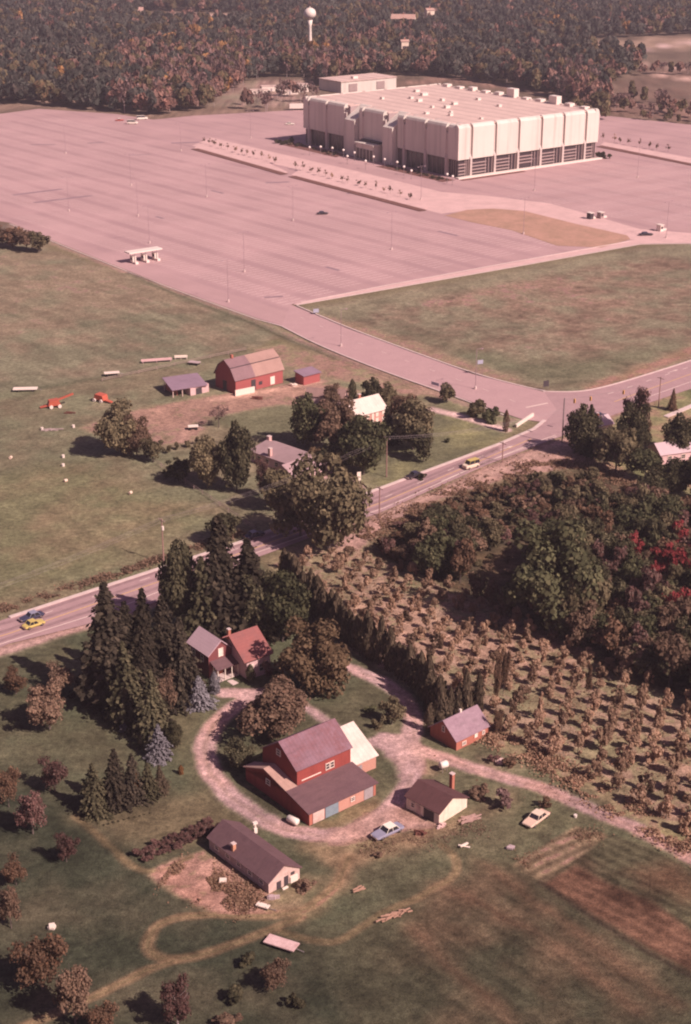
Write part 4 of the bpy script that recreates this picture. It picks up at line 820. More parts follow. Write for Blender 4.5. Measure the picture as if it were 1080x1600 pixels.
# --- houses at the right edge
x, y = P(1032, 726); RE = empty('small_house', (x, y, 0), R(20), 'small house with pale grey roof under dark trees at the right edge', 'house')
gable_u(RE, 0, 9.5, 0, 6.5, 2.6, 2.6, 4.6, 3.2, PINKHOUSE, mat('pale_mauve_roof', (.50, .36, .37), .8, .25, .5)); chimney(RE, 5, 3.4, 4, 5.4, .7); window(RE, (2, 0, .9), (3.2, 0, 2)); window(RE, (6, 0, .9), (7.2, 0, 2))
x, y = P(925, 682); RC = empty('small_cottage', (x, y, 0), R(30), 'little cottage with pale roof showing through the trees at the crossroads', 'house')
gable_u(RC, 0, 7, 0, 5.5, 2.5, 2.5, 4.2, 2.7, WWALL, bpy.data.materials['pale_mauve_roof']); window(RC, (2, 0, .9), (3.2, 0, 2)); chimney(RC, 4, 3, 3.6, 5, .6)
x, y = P(612, 52)
def far_house(px, py, L_, W_, H_, rz, label, m=None):
    x, y = P(px, py); e = empty('far_house', (x, y, 0), rz, label, 'house'); gable_u(e, -L_ / 2, L_ / 2, 0, W_, H_, H_, H_ + W_ * .25, W_ / 2, m or WWALL, TANROOF if m is None else GREYR, oh=.5)
    for k in range(3): window(e, (-L_ * .35 + k * L_ * .27, 0, H_ * .35), (-L_ * .35 + k * L_ * .27 + 1.6, 0, H_ * .75))
    chimney(e, 0, W_ / 2, H_ + W_ * .2, H_ + W_ * .25 + 1.5, .9)
HX = []
for a in ((629, 52, 22, 14, 13, R(-8), 'largest pale house standing out of the far forest right of the water tower', None), (673, 43, 8, 7, 16, R(20), 'tiny white house in the far forest right of the largest pale house', None),
          (633, 93, 6, 5, 14, R(10), 'small white roof showing between far trees above the arena roof', None), (198, 26, 34, 12, 6, R(3), 'long pale farm building at the far left beyond the forest', None)): far_house(*a); HX.append(P(a[0], a[1]))
# building site sheds behind the wood edge
for i, (px_, py_, L_, W_, H_, lab) in enumerate([(405, 146, 12, 5, 2.6, 'leftmost low white site cabin on the building site'), (424, 142, 14, 6, 3.4, 'white site shed in the middle of the building site'), (453, 147, 11, 4, 2.4, 'short white trailer cabin in front of the pale shed on the building site'), (470, 143, 10, 7, 5, 'tall pale shed at the right of the building site')]):
    x, y = P(px_, py_); e = empty('site_cabin', (x, y, 0), R(12), lab, 'cabin'); MB().box((0, 0, H_ / 2), (L_, W_, H_)).build('wall', WMETAL, e); MB().box((0, 0, H_ + .1), (L_ + .4, W_ + .4, .2)).build('roof', ROOFM, e); rect_on(e, 'door', GREYD, (-1, -W_ / 2, 0), (.2, -W_ / 2, 2), .06)
    for u in (-L_ * .3, L_ * .3): window(e, (u - .8, -W_ / 2, 1), (u + .8, -W_ / 2, 1.9))
for i, (px_, py_, L_, lab) in enumerate([(186, 189, 5, 'reddish pickup at the far left edge of the car park'), (206, 192, 7, 'white van among the vehicles at the far edge of the car park'), (222, 186, 8, 'long white truck at the far edge of the car park')]):
    pass

# ------------------------------------------------------------------ cars
TYRE = mat('tyre', (0.02, 0.015, 0.017), .9, .1, 2); CHROME = mat('chrome', (0.6, 0.5, 0.48), .25, .1, 2, metal=.8); CGLASS = mat('car_glass', (0.03, 0.025, 0.03), .12, .1, 1, spec=.6)
def carpaint(name, c): return mat(name, c, .35, .1, 1.2, spec=.5)
def car(px, py, rz, paint, roofm, label, L=5.2, W=1.9, H=1.4, style='sedan', cat='car', pos=None):
    x, y = P(px, py); e = empty('car' if cat == 'car' else cat, (x, y, .07 if pos is None else pos), rz, label, cat)
    h = H * .60; l = L / 2
    body = MB(); secs = [(-l, .42, .60, .80), (-l + .25, .28, .74, .94), (-l + 1.0, .26, h - .04, 1.0), (-.15 * L, .26, h, 1.0), (.18 * L, .26, h, 1.0), (l - .9, .26, h - .06, 1.0), (l - .2, .28, h - .14, .95), (l, .42, h - .24, .84)]
    vv = []
    for (u, z0, z1, k) in secs:
        w = W / 2 * k; zm = (z0 + z1) / 2
        vv += [(u, -w * .92, z0), (u, -w, zm), (u, -w * .93, z1), (u, w * .93, z1), (u, w, zm), (u, w * .92, z0)]
    ff = [tuple(range(6))] + [tuple((len(secs) - 1) * 6 + k for k in range(5, -1, -1))]
    for i in range(len(secs) - 1):
        for k in range(6): ff.append((i * 6 + k, i * 6 + (k + 1) % 6, (i + 1) * 6 + (k + 1) % 6, (i + 1) * 6 + k))
    body.add(vv, ff).build('body', paint, e, bevel=.03)
    if style == 'van': c0, c1, t0, t1 = -.48 * L, .30 * L, -.46 * L, .20 * L
    elif style == 'wagon': c0, c1, t0, t1 = -.47 * L, .20 * L, -.42 * L, .08 * L
    else: c0, c1, t0, t1 = -.30 * L, .17 * L, -.20 * L, .07 * L
    w0, w1 = W * .46, W * .38
    MB().add([(c0, -w0, h - .02), (c1, -w0, h - .02), (c1, w0, h - .02), (c0, w0, h - .02), (t0, -w1, H), (t1, -w1, H), (t1, w1, H), (t0, w1, H)], [(3, 2, 1, 0), (4, 5, 6, 7), (0, 1, 5, 4), (1, 2, 6, 5), (2, 3, 7, 6), (3, 0, 4, 7)]).build('cabin_glass', CGLASS, e)
    MB().box(((t0 + t1) / 2, 0, H + .02), (t1 - t0 + .12, w1 * 2 + .1, .07)).build('roof_panel', roofm, e, bevel=.025)
    pil = MB()
    for s in (-1, 1):
        for (ub, ut) in ((c0, t0), (c1, t1), ((c0 + c1) / 2, (t0 + t1) / 2)):
            pil.tube([(ub, s * w0, h - .02), (ut, s * w1, H)], .045, 5)
    pil.build('pillar', roofm, e)
    for sx in (-.31, .31):
        for s in (-1, 1):
            wh = MB().tube([(sx * L, s * W * .36, .33), (sx * L, s * W * .49, .33)], .33, 14).build('wheel', TYRE, e); MB().tube([(sx * L, s * W * .488, .33), (sx * L, s * W * .498, .33)], .17, 10).build('hubcap', CHROME, wh)
    for s, nm in ((1, 'front_bumper'), (-1, 'rear_bumper')): MB().box((s * (l + .03), 0, .48), (.12, W * .88, .16)).build(nm, CHROME, e)
    for s in (-1, 1): MB().box((l + .01, s * W * .33, .62), (.05, .3, .14)).build('headlight', TRIM, e); MB().box((-l - .01, s * W * .34, .62), (.05, .3, .12)).build('tail_light', bpy.data.materials['barn_red_boards'], e)
    return e
BLUEP = carpaint('pale_blue_paint', (0.27, 0.25, 0.32)); CREAMP = carpaint('cream_paint', (0.70, 0.55, 0.42)); WHITEP = carpaint('white_car_paint', (0.82, 0.72, 0.60)); YELP = carpaint('yellow_paint', (0.55, 0.41, 0.13)); NAVY = carpaint('navy_paint', (0.05, 0.045, 0.08)); BLK = carpaint('black_paint', (0.03, 0.02, 0.025)); PEACH = carpaint('peach_paint', (0.66, 0.46, 0.35))
car(606, 1303, R(218), BLUEP, WHITEP, 'pale blue sedan with a cream roof parked beside the gravel yard', 5.6, 2.0)
car(838, 1283, R(228), PEACH, CREAMP, 'cream sedan parked on the grass above the garden plots', 5.4, 2.0)
car(53, 979, R(40), YELP, YELP, 'bright yellow car on the main road', 4.6, 1.9, pos=.07)
car(50, 967, R(220), NAVY, BLUEP, 'dark blue car beside the yellow car on the main road', 5.2, 1.9)
car(647, 746, R(218), BLK, NAVY, 'black car driving on the main road before the crossroads', 4.8, 1.9)
car(736, 731, R(218), CREAMP, YELP, 'cream van with yellow roof on the main road right of the black car', 4.6, 2.0, 2.1, 'van', 'van')
car(504, 335, R(10), BLK, NAVY, 'lone dark car in the middle of the empty car park', 5.0, 1.9)
car(1009, 368, R(8), BLK, NAVY, 'dark car waiting on the pale drive near the ticket booths', 6.0, 2.0)
car(937, 653, R(15), NAVY, NAVY, 'dark blue car half hidden behind the crossroads trees', 5, 1.9)
car(398, 839, R(40), NAVY, BLUEP, 'dark car on the main road beside the roadside trees', 5, 1.9)
car(187, 189, R(10), carpaint('red_paint', (.5, .1, .08)), WHITEP, 'reddish car at the far left edge of the car park', 5, 1.9)
car(207, 194, R(-5), WHITEP, WHITEP, 'nearest white van of the group at the far edge of the car park', 6.5, 2.2, 2.4, 'van', 'van')
car(222, 187, R(12), WHITEP, WHITEP, 'farther white van of the group at the far edge of the car park', 7, 2.2, 2.4, 'van', 'van')
car(453, 195, R(0), WHITEP, WHITEP, 'white car alone on the car park left of the arena', 5.5, 2.0)

# ------------------------------------------------------------------ yard objects
def tank(px, py, rz, L_, r_, label, name='oil_tank', legs=.7):
    x, y = P(px, py); e = empty(name, (x, y, 0), rz, label, 'tank')
    MB().tube([(-L_ / 2, 0, legs + r_), (-L_ / 2 + .12, 0, legs + r_), (L_ / 2 - .12, 0, legs + r_), (L_ / 2, 0, legs + r_)], [r_ * .75, r_, r_, r_ * .75], 16).build('tank_shell', WMETAL, e, True)
    for sx in (-.3, .3):
        for s in (-1, 1): MB().box((sx * L_, s * r_ * .6, (legs + r_ * .3) / 2), (.08, .08, legs + r_ * .3)).build('leg', METAL, e)
tank(693, 1205, R(30), 1.5, .62, 'white oil tank on legs beside the gravel drive')
tank(458, 1287, R(-40), 2.1, .55, 'white tank lying at the shaded corner of the red barn', legs=.15)
x, y = P(399, 1301); e = empty('well_pump', (x, y, 0), 0, 'slim white pump post standing between the long shed and the ring drive', 'pump')
MB().box((0, 0, .45), (.55, .55, .9), .5).build('base', WMETAL, e); MB().tube([(0, 0, .9), (0, 0, 1.7)], .17, 10).build('stem', WMETAL, e); MB().box((0, 0, 1.8), (.75, .5, .35), .5).build('head', WMETAL, e)
def flatbed(px, py, rz, L_, W_, z, m_, label, name='flatbed_trailer'):
    x, y = P(px, py); e = empty(name, (x, y, 0), rz, label, 'trailer')
    MB().box((0, 0, z), (L_, W_, .16)).build('deck', m_, e)
    MB().box((0, 0, z - .2), (L_ * .96, .3, .2)).build('frame', DARKM, e)
    for sx in (-.32, .32):
        for s in (-1, 1): MB().tube([(sx * L_, s * W_ * .30, .3), (sx * L_, s * W_ * .46, .3)], .3, 12).build('wheel', TYRE, e)
    MB().tube([(L_ / 2, 0, z - .2), (L_ / 2 + 1.2, 0, .3)], .06, 6).build('drawbar', METAL, e)
flatbed(440, 1479, R(-26), 4.8, 2.0, .65, mat('pale_deck', (.62, .42, .40), .8, .4, .8, col2=(.34, .18, .16)), 'pale flat trailer deck standing on the dark grass in the foreground')
flatbed(411, 1419, R(-25), 2.0, .9, .5, TRIM, 'small white flat cart at the corner of the long shed', 'flat_cart')
flatbed(175, 587, R(14), 4.6, 2.0, 1.0, TRIM, 'white hay wagon standing in the field left of the barns', 'hay_wagon')
flatbed(304, 570, R(-20), 3.6, 2.0, .9, mat('grey_boards', (.45, .33, .32), .85, .3, 1), 'pale broken wagon just left of the gambrel barn', 'farm_wagon')
flatbed(40, 611, R(4), 7, 2.4, .8, TRIM, 'white flat wagon at the left edge of the field', 'hay_wagon')
flatbed(302, 671, R(10), 2.8, 1.8, 1.0, TRIM, 'small white trailer in the dirt barnyard', 'farm_trailer')
for (px_, py_, L_, rz, m_, lab, cat_, nm) in ((245, 566, 9.5, 14, PINKHOUSE, 'long pale low feed bunk at the edge of the hay field', 'feed bunk', 'feed_bunk'), (283, 561, 4.0, 6, TRIM, 'short white feed bunk right of the long pale one', 'feed bunk', 'feed_bunk')):
    x, y = P(px_, py_); e = empty(nm, (x, y, 0), R(rz), lab, cat_); MB().box((0, 0, .62), (L_, 1.1, .12)).box((0, -.55, .85), (L_, .08, .5)).box((0, .55, .85), (L_, .08, .5)).build('trough', m_, e)
    for s in (-.45, 0, .45): MB().box((s * L_, 0, .3), (.14, 1.0, .6)).build('leg', m_, e)
ORG = mat('orange_paint', (0.45, 0.10, 0.06), .5, .2, 1.5)
def harvester(px, py, rz, label, spout):
    x, y = P(px, py); e = empty('farm_machine', (x, y, 0), rz, label, 'farm machine')
    MB().add([(-2, -1.1, .7), (1.6, -1.1, .7), (1.6, 1.1, .7), (-2, 1.1, .7), (-1.6, -1.2, 2.1), (1.0, -1.2, 2.3), (1.0, 1.2, 2.3), (-1.6, 1.2, 2.1)], [(3, 2, 1, 0), (4, 5, 6, 7), (0, 1, 5, 4), (1, 2, 6, 5), (2, 3, 7, 6), (3, 0, 4, 7)]).build('hopper', ORG, e)
    if spout: MB().slab([(.6, -.35, 2.2), (.6, .35, 2.2), (5.4, .35, 3.6), (5.4, -.35, 3.6)], .4).build('conveyor', ORG, e)
    MB().slab([(-1.8, -.6, .9), (-1.8, .6, .9), (-4.2, .5, .5), (-4.2, -.5, .5)], .25).build('feeder', ORG, e)
    for sx in (-1.2, 1.2):
        for s in (-1, 1):
            w = MB().tube([(sx, s * 1.1, .5), (sx, s * 1.45, .5)], .52, 12).build('wheel', WMETAL, e)
harvester(86, 636, R(20), 'orange farm machine with a raised conveyor in the field on the left', True)
harvester(157, 627, R(150), 'orange farm machine without conveyor standing nearer the barnyard', False)
# sheep-like bales / hives
BALE = mat('pale_bale', (.72, .52, .40), .9, .3, 2)
for i, (px_, py_, lab) in enumerate([(99, 715, 'upper of two white drums close together in the pasture'), (99, 729, 'lower of two white drums close together in the pasture'), (103, 753, 'tan bale below the two white drums in the pasture'), (204, 772, 'pale bale alone in the pasture right of the drums'), (17, 717, 'pale bale at the left edge of the pasture'), (66, 672, 'white crate beside the brush heap in the left field'), (115, 668, 'white barrel between the brush heap and the lone tree')]):
    x, y = P(px_, py_); e = empty('bale', (x, y, 0), R(20 * i), lab, 'bale' if 'bale' in lab else ('drum' if 'drum' in lab else 'container'))
    if 'bale' in lab: MB().tube([(-.4, 0, .38), (.4, 0, .38)], .38, 12).build('round_bale', BALE, e)
    else: MB().tube([(0, 0, 0), (0, 0, .7)], .38, 12).build('drum_shell', WMETAL, e); MB().tube([(0, 0, .7), (0, 0, .76)], .40, 12).build('lid', TRIM, e)
def pile(px, py, n, sx, sy, m_, label, name, cat, item='plank', rz=0.0, size=(1.6, .3, .12), seed=0):
    r = random.Random(seed); x, y = P(px, py); e = empty(name, (x, y, 0), rz, label, cat)
    for k in range(n):
        s = r.uniform(.6, 1.2); MB().box((r.gauss(0, .4) * sx, r.gauss(0, .4) * sy, .1 + r.random() * .35), (size[0] * s, size[1] * r.uniform(.7, 1.3), size[2] * r.uniform(.8, 1.5)), r.gauss(0, .35)).build(item, m_, e)
pile(735, 1281, 14, 2.2, .8, mat('old_timber', (.42, .26, .22), .9, .4, 1.5), 'heap of old timber lying beside the cream workshop wall', 'timber_heap', 'timber heap', rz=R(35), seed=1, size=(2.4, .25, .12))
pile(783, 1192, 12, 1.3, .7, mat('pale_rubble', (.62, .42, .38), .9, .4, 2), 'heap of pale stones beside the exit drive', 'stone_heap', 'stone heap', 'stone', seed=2, size=(.7, .5, .4))
pile(655, 1304, 9, .8, .5, mat('rusty_iron', (.16, .06, .045), .7, .4, 2), 'small rusty scrap heap right of the pale blue sedan', 'scrap_heap', 'scrap heap', 'scrap_piece', seed=3, size=(1.0, .15, .4))
pile(797, 1326, 7, .6, .5, mat('grey_debris', (.45, .33, .33), .9, .3, 2), 'grey debris heap on the grass below the cream sedan', 'debris_heap', 'debris heap', 'debris_piece', seed=4, size=(.8, .5, .3))
pile(725, 1323, 2, .2, .1, TRIM, 'single white plank on the grass below the timber heap', 'white_plank', 'plank', seed=5, rz=R(15))
pile(612, 1434, 26, 3.6, .7, mat('dead_brush', (.42, .24, .17), .9, .4, 1.5), 'long heap of cut brush on the grass right of the flat trailer', 'brush_heap', 'brush heap', 'branch', R(28), (1.1, .16, .14), 6)
pile(562, 1391, 12, 1.6, .6, bpy.data.materials['dead_brush'], 'short heap of cut brush above the longer one', 'brush_heap', 'brush heap', 'branch', R(25), (1.0, .16, .14), 7)
pile(348, 1378, 6, .7, .4, TRIM, 'white and grey junk in the brown plot beside the long shed', 'junk_heap', 'junk heap', 'junk_piece', 0, (.9, .6, .3), 8)
pile(425, 1405, 9, .9, .5, bpy.data.materials['grey_debris'], 'grey junk leaning by the corner of the long shed', 'junk_heap', 'junk heap', 'junk_piece', 0, (.8, .3, .6), 9)
pile(82, 1450, 3, .2, .2, TRIM, 'white box lying on the dark grass in the lower left', 'white_box', 'box', 'box_panel', 0, (.9, .7, .35), 10)
pile(80, 673, 16, 2.0, .8, bpy.data.materials['pale_bark'], 'grey brush heap in the field below the orange machines', 'brush_heap', 'brush heap', 'branch', 0, (2.2, .2, .2), 11)
pile(108, 646, 3, .8, .1, bpy.data.materials['rusty_iron'], 'long rusty roller right of the orange machine with conveyor', 'field_roller', 'roller', 'roller_bar', 0, (2.6, .3, .3), 12)
pile(460, 603, 10, 1.2, .7, TRIM, 'white clutter beside the red outbuilding', 'clutter_heap', 'clutter heap', 'clutter_piece', 0, (.9, .6, .5), 13)
pile(408, 624, 10, 1.8, .5, bpy.data.materials['rusty_iron'], 'rusty machinery before the gambrel barn', 'machinery_heap', 'machinery', 'machine_part', 0, (1.4, .4, .8), 14)
pile(690, 1292, 8, 1.0, .3, bpy.data.materials['pale_rubble'], 'stones along the foot of the cream workshop wall', 'stone_row', 'stones', 'stone', R(46), (.5, .4, .3), 15)
pile(1083 - 40, 1248 - 0, 0, 1, 1, TRIM, 'x', 'x', 'x') if False else None
# white box by the garden
x, y = P(899, 1277); e = empty('bucket', (x, y, 0), 0, 'small white bucket on the grass between cream sedan and drive', 'bucket'); MB().tube([(0, 0, 0), (0, 0, .5)], [.25, .32], 12).build('pail', WMETAL, e); MB().tube([(-.3, 0, .5), (0, 0, .75), (.3, 0, .5)], .02, 5).build('handle', METAL, e)
# poles, wires, signals
WOOD = mat('pole_wood', (.30, .17, .145), .9, .3, 1.5)
def upole(px, py, H_, label, rz=R(-50)):
    x, y = P(px, py); e = empty('utility_pole', (x, y, 0), rz, label, 'utility pole')
    MB().tube([(0, 0, 0), (0, 0, H_)], [.17, .11], 8).build('pole', WOOD, e); MB().box((0, 0, H_ - .5), (2.4, .12, .14)).build('crossarm', WOOD, e)
    for s in (-1.1, -.4, .4, 1.1): MB().tube([(s, 0, H_ - .43), (s, 0, H_ - .2)], .05, 6).build('insulator', CONC, e)
    return (x, y, H_)
pA = upole(256, 880, height_at(880, 810), 'utility pole with a pale transformer at the roadside left of the spruces')
e = bpy.data.objects['utility_pole']; MB().tube([(.28, 0, 8.0), (.28, 0, 8.9)], .27, 12).build('transformer', WMETAL, e)
pB = upole(604, 745, height_at(745, 682), 'utility pole on the lawn above the black car'); pC = upole(785, 722, height_at(722, 690) , 'short pole at the lower edge of the main road before the crossroads')
pD = upole(593, 806, height_at(806, 760), 'short pole at the lower edge of the main road beside the big olive tree'); pE = upole(1029, 636, 9, 'pole beside the main road near the right edge')
far_p = (P(-300, 1090)[0], P(-300, 1090)[1], 10)
def wires(a, b, label, off=0.0):
    mb = MB()
    for k, dz in ((-.9, -.3), (0, -.2), (.9, -.3)):
        d = Vector((b[0] - a[0], b[1] - a[1], 0)).normalized(); n_ = Vector((-d.y, d.x, 0)) * k; pts = []
        for i in range(11):
            f = i / 10; pts.append((a[0] + (b[0] - a[0]) * f + n_.x, a[1] + (b[1] - a[1]) * f + n_.y, a[2] + (b[2] - a[2]) * f + dz - 4 * f * (1 - f) * 1.6))
        mb.tube(pts, .017, 4, False)
    tag(mb.build('overhead_wires', METAL), label, 'wires')
pR = (P(868, 660)[0], P(868, 660)[1], 10)
wires(pA, pB, 'overhead wires crossing from the pole by the spruces to the lawn pole'); wires(pB, (P(878, 695)[0], P(878, 695)[1], 10.0), 'overhead wires from the lawn pole towards the crossroads'); wires(far_p, pA, 'overhead wires over the pasture left of the transformer pole')
x, y = P(878, 696); SP = empty('signal_pole', (x, y, 0), 0, 'tall dark signal pole at the lower left of the crossroads', 'signal pole'); hS = height_at(696, 622); MB().tube([(0, 0, 0), (0, 0, hS)], .16, 8).build('pole', METAL, SP); MB().box((0, 0, .3), (.6, .6, .6)).build('base', CONC, SP)
x2, y2 = P(1029, 636); sag = []
mb = MB(); mb.tube([(x + (x2 - x) * i / 10, y + (y2 - y) * i / 10, hS - .3 + (8.6 - hS) * i / 10 - 4 * (i / 10) * (1 - i / 10) * .8) for i in range(11)], .03, 4, False); tag(mb.build('span_wire', METAL), 'span wire carrying the signals across the main road', 'wire')
YEL = mat('signal_yellow', (.68, .36, .12), .5, .1, 2)
for i, f in enumerate((.10, .26, .60)):
    zz = hS - .3 + (8.6 - hS) * f - 4 * f * (1 - f) * .8; e = empty('traffic_signal', (x + (x2 - x) * f, y + (y2 - y) * f, zz - 1.3), R(-30), ('traffic signal nearest the signal pole', 'second traffic signal from the signal pole', 'rightmost traffic signal over the main road')[i], 'traffic light')
    MB().box((0, 0, .5), (.5, .4, 1.15)).build('housing', YEL, e, bevel=.03); MB().tube([(0, 0, 1.05), (0, 0, 1.3)], .04, 6).build('hanger', METAL, e)
    for k in range(3): MB().tube([(0, -.2, .15 + k * .35), (0, -.3, .15 + k * .35)], .13, 10).build('lens', DARKM, e)
def sign(px, py, w, h, z, m_, label, rz=0.0):
    x, y = P(px, py); e = empty('road_sign', (x, y, 0), rz, label, 'sign'); MB().box((0, 0, z + h / 2), (w, .06, h)).build('sign_panel', m_, e)
    for s in (-.4, .4): MB().tube([(s * w, .06, 0), (s * w, .06, z + h)], .04, 6).build('post', METAL, e)
BS = mat('pale_blue_sign', (.34, .33, .40), .6, .1, 1)
sign(494, 491, 2.0, 1.3, .6, BS, 'pale blue sign at the near left corner of the corner field', R(20)); sign(750, 586, 1.8, 1.2, 3.5, BS, 'pale blue sign panel by the access road near the street light', R(20)); sign(853, 610, 1.8, 1.8, 1.2, DARKM, 'dark sign at the tip of the corner field', R(20)); sign(680, 604, 3.0, .9, .4, BS, 'low pale blue barrier sign beside the access road', R(-45))
sign(561, 752, 1.0, 2.3, .2, TRIM, 'narrow white roadside sign beside the driveway of the ranch house', R(20))
# guard wall and pale slabs at the crossroads
line_strip('guard_wall', [(806, 668), (833, 650)], .5, 0, TRIM, .9, kind=None); tag(bpy.data.objects['guard_wall'], 'short pale guard wall at the inner corner of the crossroads', 'wall')
line_strip('concrete_slab', [(1040, 652), (1078, 636), (1110, 622)], 1.6, .0, CONC, .25)
# barnyard fence
FM = mat('fence_wood', (.36, .25, .22), .9, .3, 2)
def fence(pts, sp, H_, label, name='post_and_rail_fence', rails=2):
    pl = [Vector((*P(*p), 0)) for p in pts]; e = empty(name, pl[0], 0, label, 'fence'); o0 = pl[0]
    for a, b_ in zip(pl[:-1], pl[1:]):
        n_ = max(1, int((b_ - a).length / sp))
        for k in range(n_): c = a.lerp(b_, k / n_) - o0; MB().box((c.x, c.y, H_ / 2), (.14, .14, H_)).build('post', FM, e)
        d = b_ - a; m_ = (a + b_) / 2 - o0
        for r_ in range(rails): MB().box((m_.x, m_.y, H_ * (.45 + .45 * r_)), (d.length, .05, .1), math.atan2(d.y, d.x)).build('rail', FM, e)
fence([(240, 722), (330, 782), (400, 830)], 4, 1.2, 'thin fence between the pasture and the ranch house garden'); fence([(440, 606), (530, 616)], 3, 1.3, 'fence beside the red outbuilding'); fence([(160, 596), (300, 566), (385, 548)], 6, 1.1, 'long thin fence along the edge of the hay field')
fence([(200, 428), (300, 469), (400, 507), (450, 530), (560, 575), (660, 612)], 7, 1.2, 'long wire fence along the ditch beside the car park and access road')

# ------------------------------------------------------------------ vegetation prototypes (unit height, unit crown width)
def leaves_mesh(name, cen, nor, size, tone, aspect=1.0):
    n = len(cen); r = rng.normal(size=(n, 3)); a = np.cross(nor, r); a /= np.linalg.norm(a, axis=1)[:, None] + 1e-9; b_ = np.cross(nor, a); b_ /= np.linalg.norm(b_, axis=1)[:, None] + 1e-9
    s = np.asarray(size)[:, None] if np.ndim(size) else size
    a = a * s / 2; b_ = b_ * s / 2 * aspect
    v = np.stack([cen - a - b_ * .7, cen + a * .8 - b_, cen + a + b_ * .8, cen - a * .7 + b_], 1).reshape(-1, 3)
    me = np_mesh(name, v, np.arange(n * 4).reshape(-1, 4)); at = me.attributes.new('tone', 'FLOAT', 'FACE'); at.data.foreach_set('value', np.asarray(tone, np.float32)); return me
def unit(n): v = rng.normal(size=(n, 3)); return v / np.linalg.norm(v, axis=1)[:, None]
def broad_crown(name, nb, nl, ls, sh=.85, z0=.22, flat=1.0, hollow=.55, seed=0, top=.97):
    """clumps hung over an uneven ellipsoid, with gaps"""
    C_, N_, T_ = [], [], []; cz = (z0 + top) / 2; hz = (top - z0) / 2
    d = unit(nb); d[:, 2] = d[:, 2] * .95 + .12; d /= np.linalg.norm(d, axis=1)[:, None]
    rad = rng.uniform(.38, .88, nb)[:, None]; br = rng.uniform(.075, .225, nb) * 1.1; lop = 1 + .22 * np.sin(np.arctan2(d[:, 1], d[:, 0]) * 2 + rng.uniform(0, 6.28)) + .12 * np.sin(np.arctan2(d[:, 1], d[:, 0]) * 5 + rng.uniform(0, 6.28)); rad = rad * lop[:, None]
    cc = d * rad * np.array([.5, .5, hz]) + np.array([0, 0, cz])
    cc[:3] = rng.normal(size=(3, 3)) * .08 + np.array([0, 0, cz])
    w = br ** 2; cnt = (w / w.sum() * nl).astype(int) + 3
    for i in range(nb):
        u = unit(cnt[i]); u[:, 2] = np.abs(u[:, 2]) * np.where(rng.random(cnt[i]) < .72, 1, -1); rr = rng.uniform(hollow, 1.08, cnt[i])[:, None]
        p = cc[i] + u * rr * br[i] * np.array([1, 1, .82 * flat]); C_.append(p); N_.append(u * .8 + rng.normal(size=u.shape) * .45 + np.array([0, 0, .25]))
        T_.append(np.clip(rng.normal(.5, .12) + rng.normal(0, .17, cnt[i]), 0, 1))
    return leaves_mesh(name, np.concatenate(C_), np.concatenate(N_), rng.uniform(.45, 1.6, sum(cnt)) * ls, np.concatenate(T_))
def trunk_mesh(name, top=.55, r=.022, limbs=5, sp=.3):
    mb = MB(); mb.tube([(0, 0, -.03), (.004, .003, top * .4), (-.006, .004, top * .75), (0, 0, top)], [r * 1.3, r, r * .7, r * .35], 7)
    for k in range(limbs):
        a = 2 * math.pi * k / limbs + random.uniform(-.4, .4); z = top * random.uniform(.42, .8); q = sp * random.uniform(.7, 1.1)
        mb.tube([(0, 0, z), (math.cos(a) * q * .5, math.sin(a) * q * .5, z + q * .35), (math.cos(a) * q, math.sin(a) * q, z + q * .85)], [r * .5, r * .33, r * .12], 5)
    me = bpy.data.meshes.new(name); me.from_pydata(mb.v, [], mb.f); return me
def spruce_crown(name, levels, per, nl, ls, droop=.35, power=.9, z0=.03):
    C_, N_, T_ = [], [], []
    for i in range(levels):
        f = (i + rng.random() * .6) / levels; z = z0 + (1 - z0) * f; rmax = .5 * (1 - f) ** power * rng.uniform(.82, 1.1) + .012
        nb = max(4, int(per * (1 - f * .6)))
        for k in range(nb):
            a = 2 * math.pi * (k + rng.random() * .8) / nb; rl = rmax * rng.uniform(.5, 1.22) * (1 + .18 * math.sin(a * 2 + f * 7)); m = max(3, int(nl * (rl / .5) ** .7)); t = rng.uniform(.22, 1, m)
            x = np.cos(a) * rl * t + rng.normal(0, .011, m); y = np.sin(a) * rl * t + rng.normal(0, .011, m); zz = z - droop * .20 * rl * t ** 1.6 * 2 + rng.normal(0, .005, m)
            C_.append(np.stack([x, y, np.clip(zz, .01, 1)], 1)); N_.append(np.stack([np.cos(a) * .35 + rng.normal(0, .3, m), np.sin(a) * .35 + rng.normal(0, .3, m), np.ones(m) * .9], 1)); T_.append(np.clip(rng.normal(.42, .13) + .25 * (t - .5) + rng.normal(0, .12, m), 0, 1))
    C_ = np.concatenate(C_); return leaves_mesh(name, C_, np.concatenate(N_), rng.uniform(.7, 1.3, len(C_)) * ls, np.concatenate(T_), .8)
def column_crown(name, nl, ls):
    f = rng.random(nl) ** .9; a = rng.uniform(0, 2 * math.pi, nl); lump = 1 + .18 * np.sin(a * 3 + f * 9) + .12 * np.sin(a * 5 - f * 17)
    r = .5 * np.where(f < .55, .75 + .45 * f, 1.0 * ((1 - f) / .45) ** .6) * lump * rng.uniform(.75, 1.08, nl); r = np.clip(r, .02, .6)
    c = np.stack([np.cos(a) * r, np.sin(a) * r, .02 + f * .98], 1); n_ = np.stack([np.cos(a), np.sin(a), np.full(nl, .35)], 1) + rng.normal(size=(nl, 3)) * .35
    return leaves_mesh(name, c, n_, rng.uniform(.7, 1.3, nl) * ls, np.clip(rng.normal(.5, .22, nl), 0, 1))
